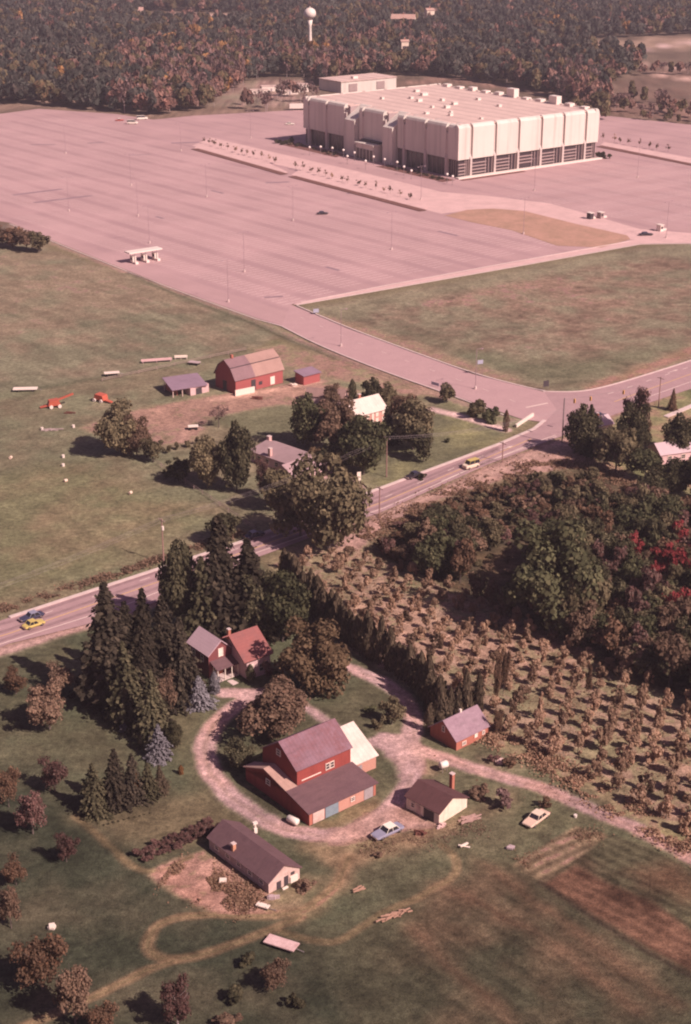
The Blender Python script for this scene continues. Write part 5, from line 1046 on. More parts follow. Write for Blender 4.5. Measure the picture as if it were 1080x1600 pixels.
PR = {
    'broad': ([broad_crown('crown', 40, 9500, .036, z0=.06) for _ in range(3)], trunk_mesh('trunk')),
    'airy': ([broad_crown('crown', 30, 4800, .036, z0=.06, hollow=.3) for _ in range(2)], trunk_mesh('trunk', .8, .022, 9, .38)),
    'mid': ([broad_crown('crown', 26, 2600, .052, z0=.06) for _ in range(4)], trunk_mesh('trunk')),
    'small': ([broad_crown('crown', 13, 800, .09, z0=-.05) for _ in range(4)], trunk_mesh('trunk', .5, .03, 4)),
    'spruce': ([spruce_crown('crown', 38, 21, 19, .056) for _ in range(3)], trunk_mesh('trunk', .95, .02, 0)),
    'column': ([column_crown('crown', 900, .085) for _ in range(3)], trunk_mesh('trunk', .5, .03, 0)),
    'shrub': ([broad_crown('crown', 12, 900, .085, z0=-.12, hollow=.4) for _ in range(3)], trunk_mesh('trunk', .3, .03, 5)),
    'sapling': ([broad_crown('crown', 9, 110, .11, z0=.25, hollow=.2) for _ in range(3)], trunk_mesh('trunk', .8, .02, 6, .25)),
    'twig': ([broad_crown('crown', 18, 700, .034, hollow=.1) for _ in range(2)], trunk_mesh('trunk', .8, .018, 12, .27)),
}
NAMES = dict(broad='broadleaf_tree', airy='broadleaf_tree', mid='broadleaf_tree', small='small_tree', spruce='spruce_tree', column='cedar_tree', shrub='shrub', twig='bare_tree', sapling='sapling')
cnt_ = [0]
def plant(kind, colour, X, Y, H_, W_, label, cat=None, group=None, bark=None, name=None):
    crs, tr = PR[kind]; e = empty(name or NAMES[kind], (X, Y, 0), random.uniform(0, 6.28), label, cat or ('shrub' if kind == 'shrub' else 'tree'), group); e.rotation_euler.x = random.gauss(0, .025); e.rotation_euler.y = random.gauss(0, .025); W_ *= {'spruce': 1.5, 'broad': 1.12, 'mid': 1.15, 'airy': .98}.get(kind, 1.0); e.scale = (W_ * random.uniform(.93, 1.07), W_ * random.uniform(.93, 1.07), H_)
    cnt_[0] += 1
    if kind != 'shrub':
        t_ = link_mesh('trunk', tr, BARK, e)
        if bark: t_.material_slots[0].link = 'OBJECT'; t_.material_slots[0].material = bark
    me = crs[cnt_[0] % len(crs)]
    if not me.materials: me.materials.append(LM['green'])
    c = link_mesh('crown' if kind != 'shrub' else 'foliage', me, None, e); c.material_slots[0].link = 'OBJECT'; c.material_slots[0].material = LM[colour]
    return e
def T(kind, colour, bx, by, ty, wpx, label, **kw):
    X, Y = P(bx, by); plant(kind, colour, X, Y, max(.5, height_at(by, ty)), wpx / pxm(by), label, **kw)

# --- named trees of the near farm
T('spruce', 'spruce', 176, 1092, 912, 84, 'tallest dark spruce at the left of the farmhouse group, its tip over the road')
T('spruce', 'spruce', 228, 1085, 922, 66, 'dark spruce right behind the leftmost tall spruce')
T('spruce', 'spruce', 262, 1070, 932, 66, 'dark spruce directly left of the grey roofed farmhouse wing')
T('spruce', 'spruce', 200, 1055, 940, 60, 'dark spruce wedged behind the two leftmost tall spruces'); T('spruce', 'dark', 318, 1000, 872, 56, 'dark conifer between the broad dark tree and the tall one behind the grey roof'); T('spruce', 'spruce', 232, 1118, 985, 52, 'dark spruce before the farmhouse group, left of the reddish brown tree'); T('broad', 'dark', 412, 1000, 910, 60, 'dark tree right behind the ridge of the red farmhouse roof')
T('broad', 'dark', 288, 985, 846, 66, 'broad dark tree between the utility pole and the farmhouse')
T('spruce', 'spruce', 346, 990, 806, 82, 'tall dark conifer behind the grey farmhouse roof')
T('spruce', 'spruce', 393, 990, 842, 76, 'dark conifer behind the red farmhouse roof')
T('broad', 'green', 442, 1002, 892, 84, 'broad green tree right of the red farmhouse roof')
T('spruce', 'dark', 205, 1128, 1000, 56, 'shorter spruce in front of the tallest spruces')
T('spruce', 'spruce', 285, 1095, 965, 50, 'narrow spruce between the blue spruce and the farmhouse wing')
T('spruce', 'dark', 240, 1158, 1048, 48, 'brownish spruce just left of the lone blue spruce')
T('airy', 'brown', 258, 1118, 1046, 42, 'reddish brown small tree before the dark spruces')
T('spruce', 'blue', 312, 1104, 1056, 36, 'pale blue spruce in front of the farmhouse', name='blue_spruce')
T('column', 'blue', 336, 1083, 1050, 18, 'slim pale blue conifer at the farmhouse corner', name='blue_spruce')
T('spruce', 'blue', 249, 1185, 1130, 34, 'lone pale blue spruce on the lawn left of the ring drive', name='blue_spruce')
T('shrub', 'blue', 194, 1146, 1128, 18, 'small pale bush at the foot of the dark spruces', name='pale_bush')
T('broad', 'dark', 272, 1170, 1126, 27, 'small round dark tree right of the lone blue spruce')
for bx, by, ty, w, col_, lab in [(150, 1268, 1192, 44, 'dark', 'leftmost spruce of the foreground clump'), (180, 1258, 1170, 42, 'spruce', 'tallest spruce of the foreground clump'), (207, 1252, 1178, 36, 'spruce', 'middle spruce of the foreground clump'), (232, 1246, 1192, 32, 'dark', 'right spruce of the foreground clump'), (252, 1238, 1196, 22, 'cedar', 'smallest rightmost conifer of the foreground clump')]: T('spruce', col_, bx, by, ty, w, lab)
T('column', 'orange', 213, 1252, 1205, 12, 'slim orange brown dying conifer inside the foreground clump')
T('column', 'orange', 283, 1210, 1196, 9, 'tiny yellow orange sapling on the lawn left of the ring drive')
T('airy', 'brown', 78, 1138, 1068, 74, 'dull tan tree on the lawn at the left edge'); T('airy', 'brown', 96, 1085, 1036, 50, 'thin brown tree behind the dull tan one'); T('airy', 'rust', 25, 1085, 1045, 40, 'rusty thin tree at the left frame edge above the lawn')
T('airy', 'crimson', 86, 1236, 1184, 50, 'dull rust red small tree left of the foreground clump'); T('airy', 'crimson', 52, 1304, 1240, 56, 'dark rust tree at the left edge below the spruce clump'); T('airy', 'rust', 14, 1260, 1195, 36, 'orange rust tree cut by the left edge')
T('airy', 'crimson', 104, 1346, 1300, 38, 'small pinkish rust tree alone on the lower left grass'); T('airy', 'rust', 26, 1384, 1338, 40, 'rust tree at the left edge beside the lone pinkish tree'); T('airy', 'brown', 18, 1450, 1386, 44, 'brown tree at the left edge above the white box')
T('airy', 'rust', 66, 1545, 1458, 84, 'large rust coloured tree in the lower left corner'); T('airy', 'brown', 118, 1600, 1510, 70, 'brown pink tree at the bottom left edge'); T('airy', 'rust', 160, 1622, 1565, 50, 'low rust tree at the bottom edge right of the brown pink one')
T('airy', 'crimson', 278, 1600, 1530, 58, 'crimson half bare tree at the bottom edge', bark=PALEBARK); T('airy', 'brown', 428, 1546, 1500, 46, 'orange brown small tree near the bottom edge'); T('shrub', 'dark', 385, 1508, 1488, 34, 'small dark bush left of the flat trailer')
T('shrub', 'dark', 372, 1566, 1540, 40, 'low dark bush left of the orange brown tree'); T('shrub', 'dark', 462, 1572, 1548, 34, 'low dark bush right of the orange brown tree'); T('shrub', 'brown', 355, 1600, 1582, 50, 'brown bush on the bottom edge')
T('broad', 'tan', 490, 1082, 984, 102, 'wide golden tan tree between the farmhouse and the lawn'); T('broad', 'brown', 436, 1150, 1070, 92, 'wide brown tree inside the ring drive above the barn'); T('broad', 'dark', 376, 1200, 1160, 46, 'low round dark tree at the left corner of the barn')
T('mid', 'dark', 440, 1078, 1050, 24, 'dark bushy tree at the corner of the red roofed wing'); T('column', 'dark', 392, 1066, 1038, 14, 'small dark cone shrub at the farmhouse front'); T('shrub', 'crimson', 421, 1062, 1030, 22, 'dull red bush at the end wall of the farmhouse'); T('shrub', 'brown', 445, 1105, 1075, 34, 'brown bush at the end of the gravel apron')
T('shrub', 'green', 577, 1111, 1101, 26, 'low green bush on the lawn behind the barn'); T('mid', 'olive', 612, 1132, 1092, 32, 'small olive tree on the lawn at the drive bend'); T('shrub', 'olive', 590, 1138, 1120, 24, 'low bush beside the small olive tree')
T('shrub', 'brown', 752, 1246, 1222, 34, 'brown shrub between the chimney and the exit drive'); T('shrub', 'mauve', 790, 1262, 1234, 36, 'pale mauve shrub above the cream sedan'); T('shrub', 'rust', 795, 1196, 1178, 30, 'rusty shrub behind the pale stone heap'); T('shrub', 'crimson', 770, 1190, 1176, 26, 'dull red shrub left of the rusty one'); T('shrub', 'rust', 852, 1262, 1248, 22, 'orange rust shrub behind the cream sedan')
T('shrub', 'brown', 590, 1340, 1331, 20, 'low brown weeds below the pale blue sedan'); T('shrub', 'brown', 478, 1392, 1372, 34, 'brown bush at the right end of the long shed')
# --- farm trees beyond the road
T('broad', 'olive', 190, 710, 632, 62, 'lone round olive tree in the pasture'); T('broad', 'brown', 214, 712, 655, 40, 'brown tree touching the lone olive tree on its right'); T('mid', 'olive', 240, 722, 684, 32, 'small round olive tree right of the lone tree')
for i, (bx, by) in enumerate([(263, 708), (278, 702), (294, 698), (310, 694)]): T('shrub', 'olive', bx, by, by - 13, 13, 'small round shrub in the short row right of the lone tree', group='round shrubs in the short row')
T('twig', 'mauve', 342, 668, 632, 42, 'bare mauve tree below the gambrel barn')
T('broad', 'olive', 326, 762, 680, 48, 'olive tree on the left of the ranch house garden'); T('broad', 'dark', 370, 768, 666, 54, 'dark green tree left of the ranch house'); T('mid', 'dark', 282, 752, 716, 42, 'low dark tree left of the olive garden tree'); T('shrub', 'dark', 260, 745, 730, 20, 'dark bush at the left end of the garden')
T('mid', 'olive', 428, 798, 722, 48, 'brownish olive tree before the ranch house'); T('airy', 'crimson', 412, 778, 716, 30, 'dull red narrow tree at the ranch house corner'); T('airy', 'tan', 492, 735, 696, 22, 'small yellow tree at the ranch house end')
T('broad', 'olive', 515, 862, 722, 106, 'huge olive brown tree at the roadside in the middle of the photo')
T('mid', 'olive', 470, 838, 745, 74, 'olive tree left of the huge roadside tree'); T('mid', 'dark', 352, 850, 802, 54, 'olive tree at the roadside above the spruces')
T('broad', 'green', 482, 698, 620, 58, 'bright green tree above the ranch house roof'); T('broad', 'brown', 528, 712, 634, 62, 'brownish tree before the white roofed house'); T('broad', 'green', 568, 742, 648, 78, 'big dark green round tree below the white roofed house'); T('mid', 'dark', 520, 735, 690, 50, 'dark tree between ranch house and big round tree')
T('column', 'dark', 551, 628, 593, 13, 'slim conifer behind the white roofed house on the left'); T('mid', 'dark', 578, 632, 592, 34, 'middle dark tree behind the white roofed house'); T('mid', 'olive', 608, 636, 597, 30, 'olive tree behind the white roofed house on the right')
T('spruce', 'spruce', 606, 693, 634, 26, 'slim dark conifer before the white roofed house'); T('broad', 'olive', 645, 702, 624, 66, 'broad dark olive tree right of the white roofed house'); T('mid', 'dark', 662, 720, 668, 36, 'dark tree at the right of the farm lawn'); T('mid', 'brown', 630, 660, 612, 40, 'brown tree behind the broad olive one')
T('airy', 'brown', 520, 640, 600, 34, 'thin brown tree left of the slim conifer')
T('mid', 'olive', 698, 630, 600, 28, 'round olive bush beside the access road'); T('shrub', 'olive', 745, 654, 621, 36, 'left wide shrub beside the white driveway'); T('shrub', 'green', 770, 660, 628, 34, 'right wide shrub beside the white driveway'); T('column', 'rust', 790, 674, 641, 10, 'slim brown cedar at the end of the white driveway'); T('shrub', 'green', 698, 692, 683, 12, 'tiny bush on the farm lawn')
T('shrub', 'dark', 660, 728 + 22, 736, 16, 'small dark bush by the white roadside sign')
# trees at the crossroads
for k_, c_, bx, by, ty, w, lab in [('broad', 'dark', 905, 708, 636, 56, 'dark tree at the crossroads nearest the signal pole'), ('spruce', 'dark', 922, 708, 632, 32, 'conifer behind the dark tree nearest the signal pole'), ('mid', 'olive', 962, 738, 664, 56, 'olive tree in the middle of the crossroads clump'), ('airy', 'crimson', 995, 690, 604, 44, 'mauve red tree at the back of the crossroads clump'), ('broad', 'dark', 992, 722, 640, 50, 'dark tree before the mauve red one'), ('mid', 'green', 1008, 752, 702, 48, 'light green tree at the lower right of the clump'), ('broad', 'dark', 1058, 712, 650, 52, 'dark red brown tree at the right edge above the small house'), ('spruce', 'rust', 1050, 641, 606, 13, 'slim rust conifer beside the road near the right edge'), ('broad', 'dark', 1052, 778, 716, 56, 'dark tree below the small house at the right edge'), ('mid', 'dark', 940, 722, 672, 40, 'small dark tree filling the crossroads clump'), ('mid', 'olive', 1100, 790, 715, 60, 'olive tree just beyond the right edge'), ('airy', 'rust', 1008, 700, 660, 22, 'small red tree at the right of the crossroads clump')]: T(k_, c_, bx, by, ty, w, lab)
T('shrub', 'olive', 922, 766, 734, 40, 'round dark bush at the top of the autumn wood'); 
# cedar hedge
hp = smooth_line([P(*q) for q in [(428, 925), (470, 965), (505, 1000), (548, 1028), (590, 1052), (628, 1080), (655, 1112), (668, 1138)]], 2); k = 0
seg = [Vector(p) for p in hp]; acc = 0
for a, b_ in zip(seg[:-1], seg[1:]):
    n_ = max(1, round((b_ - a).length / 1.5))
    for i in range(n_):
        p = a.lerp(b_, i / n_); plant('column', 'cedar', p.x + random.uniform(-.4, .4) + 2.4, p.y + random.uniform(-.4, .4) + 1.9, random.uniform(6.5, 10.0), random.uniform(2.2, 3.4), 'olive brown cedar in the tall hedge along the back drive', group='cedars of the hedge')
for i, (bx, by, ty, w, lab) in enumerate([(670, 1142, 1100, 17, 'shortest cedar before the red shed'), (688, 1130, 1090, 18, 'second cedar left of the red shed roof'), (702, 1128, 1075, 18, 'third cedar behind the red shed'), (716, 1128, 1068, 18, 'middle cedar behind the red shed roof'), (730, 1128, 1046, 19, 'tallest cedar behind the red shed roof'), (746, 1124, 1052, 18, 'right cedar behind the red shed')]): T('column', 'cedar', bx, by, ty, w, lab)
# red berry hedge, two rows
for j, (a_, b2) in enumerate((((216, 1338), (338, 1284)), ((228, 1346), (350, 1292)))):
    A_, B_ = Vector(P(*a_)), Vector(P(*b2)); n_ = int((B_ - A_).length / 1.0)
    for i in range(n_): p = A_.lerp(B_, i / n_); plant('shrub', 'crimson', p.x, p.y, random.uniform(1.1, 1.6), random.uniform(1.6, 2.1), 'low dark red berry bush in the double row left of the long shed', group='red berry bushes in a double row', name='berry_bush')
for i in range(10): plant('shrub', 'dark', *P(162 + i * 8, 1290 - i * 2.0), .35, .5, 'tiny dark plant in the short row on the lawn', 'plant', 'tiny plants in the garden row', name='garden_plant')
# orchard rows
opoly = WP([(430, 890), (480, 862), (560, 868), (650, 893), (720, 926), (790, 952), (850, 982), (930, 1018), (1000, 1066), (1090, 1102), (1200, 1160), (1200, 1390), (1090, 1312), (1040, 1285), (940, 1225), (880, 1190), (820, 1160), (770, 1130), (700, 1090), (650, 1060), (600, 1030), (530, 985), (450, 925)])
cu, su = math.cos(R(-50)), math.sin(R(-50)); U, V = np.meshgrid(np.arange(-340, -60, 4.9), np.arange(60, 320, 3.9)); U[1::2] += 2.45; U = U.ravel() + rng.normal(0, .25, U.size); V = V.ravel() + rng.normal(0, .16, V.size)
OX = U * cu - V * su; OY = U * su + V * cu; ok = sdist(OX, OY, opoly) > 0
print('orchard', ok.sum())
for X, Y in zip(OX[ok], OY[ok]):
    if random.random() < .08: continue
    c_ = random.choice(['orchard'] * 6 + ['brown']); h_ = random.uniform(2.6, 4.3) + (1.0 if Y < 245 else 0)
    plant('small', c_, X, Y, h_, random.uniform(1.9, 2.9) + (.5 if Y < 235 else 0), 'low brownish orchard tree in the long straw coloured rows', group='orchard trees in rows')
for bx, by, ty, w in [(775, 1105, 1000, 16), (786, 1085, 985, 14), (920, 1090, 1020, 12), (478 + 300, 1150, 1085, 16)]: 
    T('airy', 'rust', bx, by, ty + 18, w * 1.0, 'slim orange rust tree rising out of the orchard rows', group='slim rust trees in the orchard')
# autumn wood
wpoly = WP([(585, 862), (640, 812), (700, 785), (770, 765), (850, 752), (920, 748), (1000, 785), (1090, 840), (1180, 890), (1200, 1180), (1090, 1100), (1000, 1066), (930, 1018), (850, 985), (790, 955), (720, 930), (650, 895)])
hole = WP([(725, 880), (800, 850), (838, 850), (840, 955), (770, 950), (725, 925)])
for k_, c_, bx, by, ty, w, lab in [('broad', 'green', 860, 985, 832, 120, 'largest grey green tree in the middle of the autumn wood'), ('mid', 'olive', 905, 990, 880, 70, 'olive tree right of the largest tree in the wood'), ('broad', 'green', 1010, 860, 778, 80, 'green tree near the top right of the autumn wood'), ('mid', 'red', 1045, 925, 850, 66, 'brightest red tree at the right edge of the wood'), ('mid', 'red', 1060, 880, 815, 34, 'small red tree above the brightest red one'), ('mid', 'red', 1052, 985, 915, 46, 'red tree below the brightest red one at the right edge'), ('airy', 'red', 1015, 940, 880, 34, 'thin red tree touching the brightest red one on its left'), ('mid', 'red', 1080, 930, 850, 50, 'red tree cut by the right edge behind the brightest one'), ('mid', 'crimson', 1010, 965, 885, 52, 'dull red tree left of the brightest red one'), ('mid', 'dark', 950, 900, 825, 62, 'dark green tree left of the red trees'), ('mid', 'dark', 690, 845, 790, 60, 'dark olive tree at the left of the autumn wood'), ('mid', 'olive', 655, 865, 815, 50, 'olive tree at the lower left of the wood'), ('mid', 'rust', 960, 1030, 965, 52, 'orange rust tree at the lower edge of the wood'), ('mid', 'crimson', 1000, 1045, 975, 40, 'dark red tree at the lower edge of the wood'), ('mid', 'brown', 1045, 1075, 990, 60, 'brown tree at the lower right corner of the wood'), ('mid', 'brown', 745, 940, 895, 26, 'slim tan tree at the orchard side of the dark gap'), ('mid', 'brown', 770, 953, 905, 22, 'second slim tan tree at the dark gap'), ('mid', 'brown', 795, 965, 915, 24, 'third slim tan tree at the dark gap'), ('airy', 'olive', 880, 1000, 900, 50, 'thin olive tree before the largest tree')]: T(k_, c_, bx, by, ty, w, lab)
for k_, c_, bx, by, ty, w, lab in [('broad', 'dark', 872, 935, 826, 64, 'tall dark tree at the right rim of the shaded gap in the wood'), ('broad', 'olive', 895, 905, 815, 60, 'tall olive tree behind the largest grey green tree'), ('broad', 'green', 850, 900, 822, 56, 'tall grey green tree leaning over the shaded gap'), ('broad', 'dark', 905, 960, 850, 60, 'dark tree between the largest tree and the red trees')]: T(k_, c_, bx, by, ty, w, lab)
U, V = np.meshgrid(np.arange(0, 140, 3.6), np.arange(220, 400, 3.6)); U = U.ravel() + rng.normal(0, .9, U.size); V = V.ravel() + rng.normal(0, .9, V.size)
dw = sdist(U, V, wpoly); dh = sdist(U, V, hole); n_ = 0
front = WP([(560, 880), (640, 805), (700, 770), (920, 735), (1000, 770), (1000, 800), (900, 850), (820, 860), (700, 850), (640, 880)]); df = sdist(U, V, front)
CW = {'dark_green_leaves': 'dark green', 'green_leaves': 'grey green', 'olive_leaves': 'olive', 'brown_leaves': 'brown', 'rust_leaves': 'rust coloured', 'crimson_leaves': 'dull red', 'red_leaves': 'bright red'}
for X, Y, a_, b2, f_ in zip(U, V, dw, dh, df):
    if a_ < 0: continue
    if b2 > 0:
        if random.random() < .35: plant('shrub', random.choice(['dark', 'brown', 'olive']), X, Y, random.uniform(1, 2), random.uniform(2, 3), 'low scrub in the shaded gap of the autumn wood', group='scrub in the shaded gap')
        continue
    n_ += 1
    if f_ > 0: te = plant('small' if random.random() < .6 else 'shrub', random.choice(['rust', 'brown', 'brown', 'olive', 'crimson', 'dark', 'rust', 'olive']), X, Y, random.uniform(2.2, 5.2), random.uniform(3, 5), None, cat='tree', name='thicket_tree')
    else: te = plant('mid', random.choices(['dark', 'green', 'olive', 'brown', 'rust', 'crimson', 'red'], [3, 2.4, 3, 2.4, 1.8, 1.6, .35])[0], X, Y, random.uniform(6, 11), random.uniform(4.5, 7), None)
    cw = CW[next(c_ for c_ in te.children if not c_.name.startswith('trunk')).material_slots[0].material.name]; te['label'] = (cw + ' low thicket tree at the upper edge of the autumn wood') if f_ > 0 else (cw + ' tree in the dense autumn wood right of the orchard'); te['group'] = cw + (' thicket trees at the upper wood edge' if f_ > 0 else ' trees of the autumn wood')
print('wood', n_)
# weeds on the verges and in rough places
# saplings on the islands
def row(a, b_, n, colr, label, group, h=(2.4, 3.8), off=0):
    A_, B_ = Vector(P(*a)), Vector(P(*b_))
    for i in range(n):
        p = A_.lerp(B_, (i + random.uniform(-.2, .2)) / n); plant('sapling', random.choice(colr), p.x, p.y + 3 + random.uniform(-1.5, 1.5), random.uniform(*h), random.uniform(1.8, 2.8), label, group=group, name='sapling')
row((318, 226), (440, 260), 12, ['brown', 'orchard', 'rust'], 'young brown tree on the left tree island of the car park', 'young trees on the left island', (3, 4.6)); row((460, 266), (655, 318), 15, ['brown', 'orchard', 'rust'], 'young brown tree on the right tree island before the arena', 'young trees on the right island', (3, 4.8)); row((945, 222), (1060, 242), 8, ['brown', 'orchard', 'rust'], 'young tree on the island right of the arena', 'young trees right of the arena', (3.5, 5))
# planting around the arena (dark junipers)
def loc_ar(u, v): c, s = math.cos(R(36.5)), math.sin(R(36.5)); return ao[0] + u * c - v * s, ao[1] + u * s + v * c
for (u0, v0, u1, v1, w) in ((-8, -3, -8, 50, 8), (-8, 86, -8, 134, 9), (-2, -5, 40, -5, 3)):
    a = loc_ar(u0, v0); b_ = loc_ar(u1, v1); line_strip('planting_bed', [a, b_], w, .04, MULCH, .1, world=True)
for i in range(46):
    v = random.choice([random.uniform(-2, 46), random.uniform(90, 134)]); u = random.uniform(-11, -4.5); X, Y = loc_ar(u, v)
    plant('shrub', random.choice(['dark', 'dark', 'brown']), X, Y, random.uniform(.8, 1.8), random.uniform(1.8, 3), 'dark low bush in the planting bed along the arena entrance side', group='bushes along the arena')
for i in range(12):
    X, Y = loc_ar(random.uniform(-14, -2), random.uniform(134, 142)); plant('shrub', 'dark', X, Y, random.uniform(1.5, 3), random.uniform(2.5, 4), 'dark low bush at the far left corner of the arena', group='bushes at the arena corner')
for i in range(5):
    X, Y = loc_ar(random.uniform(97, 103), random.uniform(-5, 3)); plant('small', 'dark', X, Y, random.uniform(2.5, 4), random.uniform(2.5, 4), 'dark bush at the right corner of the arena', group='bushes at the right arena corner')
# bushes at the left frame edge beside the lot
for bx, by, ty, w, c_, lab in [(20, 388, 352, 40, 'rust', 'rust brown bush at the left edge beside the car park'), (42, 392, 360, 34, 'brown', 'brown bush in the middle of the clump beside the car park'), (62, 394, 362, 32, 'olive', 'dark olive bush at the right end of the clump beside the car park'), (-8, 384, 345, 40, 'brown', 'brown bush just outside the left edge beside the car park')]: T('mid', c_, bx, by, ty, w, lab)
# roadside weeds along the upper kerb (one uncountable mass)
def weeds(name, pts, w, n, hmin, hmax, m_, size, sm=True):
    pl = [Vector(p) for p in (smooth_line(WP(pts)) if sm else WP(pts))]; L_ = [(b_ - a).length for a, b_ in zip(pl[:-1], pl[1:])]; tot = sum(L_); C_ = []
    for _ in range(n):
        d = random.random() * tot; i = 0
        while d > L_[i]: d -= L_[i]; i += 1
        p = pl[i].lerp(pl[i + 1], d / L_[i]); q = random.gauss(0, .33) * w
        dd = (pl[i + 1] - pl[i]).normalized(); C_.append((p.x - dd.y * q, p.y + dd.x * q, random.uniform(hmin, hmax)))
    C_ = np.array(C_); lump = fbm(C_[:, 0], C_[:, 1], 3.5, 3, 71); C_ = C_[lump > .42]; C_[:, 2] *= np.clip((fbm(C_[:, 0], C_[:, 1], 3.5, 3, 71) - .35) * 5, .3, 1.6)
    nn = unit(len(C_)); nn[:, 2] = np.abs(nn[:, 2]) + .3
    me = leaves_mesh(name, C_, nn, rng.uniform(.6, 1.4, len(C_)) * size, np.clip(rng.normal(.5, .22, len(C_)), 0, 1)); me.materials.append(m_); tag(link_mesh(name, me), kind='stuff', label=None)
    return bpy.data.objects[-1] if False else None
weeds('roadside_weeds', [(-60, 975), (15, 950), (200, 893), (380, 832)], 2.6, 7000, .03, .6, LM['brown'], .3)
weeds('rough_grass_strip', [(745, 1140), (800, 1165), (860, 1195), (950, 1250), (1080, 1322), (1180, 1380)], 5.0, 14000, .03, .6, LM['straw'], .28)
weeds('verge_weeds', [(560, 840), (640, 805), (760, 750), (880, 715), (960, 745), (1080, 815)], 7.0, 12000, .02, .4, LM['straw'], .35)
weeds('plot_weeds', [(262, 1362), (300, 1370), (350, 1395), (400, 1412)], 6.5, 7000, .02, .3, LM['straw'], .2)
weeds('plot_scrub', [(290, 1378), (350, 1400), (405, 1418)], 5, 1500, .03, .35, LM['rust'], .2)
weeds('yard_weeds', [(560, 1330), (620, 1322), (690, 1310), (760, 1290)], 4.5, 1800, .02, .25, LM['brown'], .16)
weeds('garden_row_weeds', [(815, 1352), (900, 1302), (945, 1306)], 3.5, 2000, .02, .22, LM['straw'], .15)
weeds('orchard_weeds', [(500, 880), (620, 930), (740, 990), (860, 1060), (980, 1130), (1090, 1190)], 34, 9000, .02, .3, LM['straw'], .25)
for nm, lb in (('roadside_weeds', 'brown weeds growing along the upper kerb of the main road'), ('rough_grass_strip', 'straw coloured tall grass strip between orchard and exit drive'), ('verge_weeds', 'pinkish dry weeds between main road and autumn wood'), ('plot_weeds', 'dry pale weeds in the plot beside the long shed'), ('plot_scrub', 'rusty scrub in the plot beside the long shed'), ('yard_weeds', 'brown weeds between the pale blue sedan and workshop'), ('garden_row_weeds', 'dry stalks in the ploughed garden rows'), ('orchard_weeds', 'dry grass between the orchard rows')):
    o = bpy.data.objects.get(nm)
    if o: o['label'] = lb; o['category'] = 'weeds'

# ------------------------------------------------------------------ the far forest
def far_tree(nb, nl, ls, z0=.05):
    me = broad_crown('forest_tree', nb, nl, ls, z0=z0); me.materials.append(LM['dark']); return me
def with_trunk(me, r=.018, top=.6):
    return me
FT = [far_tree(9, 230, .17), far_tree(11, 260, .16), far_tree(8, 200, .18)]
FTW = []
for k in range(2):
    bm = bmesh.new(); bm.from_mesh(broad_crown('forest_tree', 9, 120, .10, z0=.3)); mb = MB(); mb.tube([(0, 0, 0), (0, 0, .85)], [.025, .01], 5)
    for q in range(6): a = q * 1.05; mb.tube([(0, 0, .35 + q * .07), (math.cos(a) * .3, math.sin(a) * .3, .65 + q * .05)], [.012, .004], 4)
    nf0 = len(bm.faces); me2 = bpy.data.meshes.new('t'); me2.from_pydata(mb.v, [], mb.f); bm.from_mesh(me2); bm.faces.ensure_lookup_table()
    for f_ in bm.faces[nf0:]: f_.material_index = 1
    me3 = bpy.data.meshes.new('forest_tree'); bm.to_mesh(me3); bm.free(); me3.materials.append(LM['mauve']); me3.materials.append(PALEBARK); FTW.append(me3)
FL = dict(LM)
FCOL = dict(g=leafmat('forest_green', (0.029, 0.030, 0.027), (0.097, 0.093, 0.076), (0.143, 0.110, 0.090)), o=leafmat('forest_olive', (0.073, 0.058, 0.034), (0.172, 0.132, 0.074), (0.224, 0.125, 0.074)), r=leafmat('forest_rust', (0.128, 0.073, 0.060), (0.290, 0.172, 0.138), (0.337, 0.159, 0.117)), m=LM['mauve'], y=leafmat('forest_orange', (0.264, 0.125, 0.047), (0.475, 0.251, 0.108)))
PALET = []                                 # (mesh, material) pairs
for key, meshes in (('g', FT), ('o', FT[:2]), ('r', FT[1:]), ('y', FT[:1]), ('m', FTW)):
    for me in meshes: PALET.append((key, me, FCOL[key]))
fpoly = WP([(-500, 150), (0, 163), (60, 164), (180, 176), (240, 182), (330, 172), (350, 150), (390, 128), (430, 120), (485, 122), (510, 140), (560, 118), (640, 118), (700, 122), (800, 134), (880, 158), (940, 176), (955, 130), (1000, 112), (1010, 98), (960, 92), (930, 86), (860, 82), (870, 66), (940, 62), (1060, 55), (1500, 52), (1500, -42), (-500, -42)])
clear = [WP(q) for q in ([(215, 40), (330, 43), (455, 36), (425, 24), (290, 18), (215, 18)],)]
# denser near the lot, thinner far away
pts = []
yy = 950.0
while yy < 3300:
    sp = 7.6 if yy < 1250 else (9.0 if yy < 1800 else 12.0)
    wlim = yy * .27 + 40
    xx = -wlim
    while xx < wlim: pts.append((xx + random.uniform(-.45, .45) * sp, yy + random.uniform(-.45, .45) * sp)); xx += sp
    yy += sp
pts = np.array(pts); ok = sdist(pts[:, 0], pts[:, 1], fpoly) > 0
for c_ in clear: ok &= sdist(pts[:, 0], pts[:, 1], c_) < 0
ok &= ~((np.abs(pts[:, 0] - P(485, 92)[0]) < 7) & (np.abs(pts[:, 1] - P(485, 92)[1] + 12) < 22))
for hx, hy in HX: ok &= ~((np.abs(pts[:, 0] - hx) < 16) & (pts[:, 1] > hy - 28) & (pts[:, 1] < hy + 18))
pts = pts[ok]; pts = pts[np.argsort(np.hypot(pts[:, 0], pts[:, 1]))]
def far_px(X, Y):
    zc = Y * math.cos(TH) + CAM_H * math.sin(TH); return 540 + FPX * X / zc, 800 - FPX * (Y * math.sin(TH) - CAM_H * math.cos(TH)) / zc
extra = []
zn = fbm(pts[:, 0], pts[:, 1], 70, 3, 90); zn2 = fbm(pts[:, 0], pts[:, 1], 22, 2, 95)
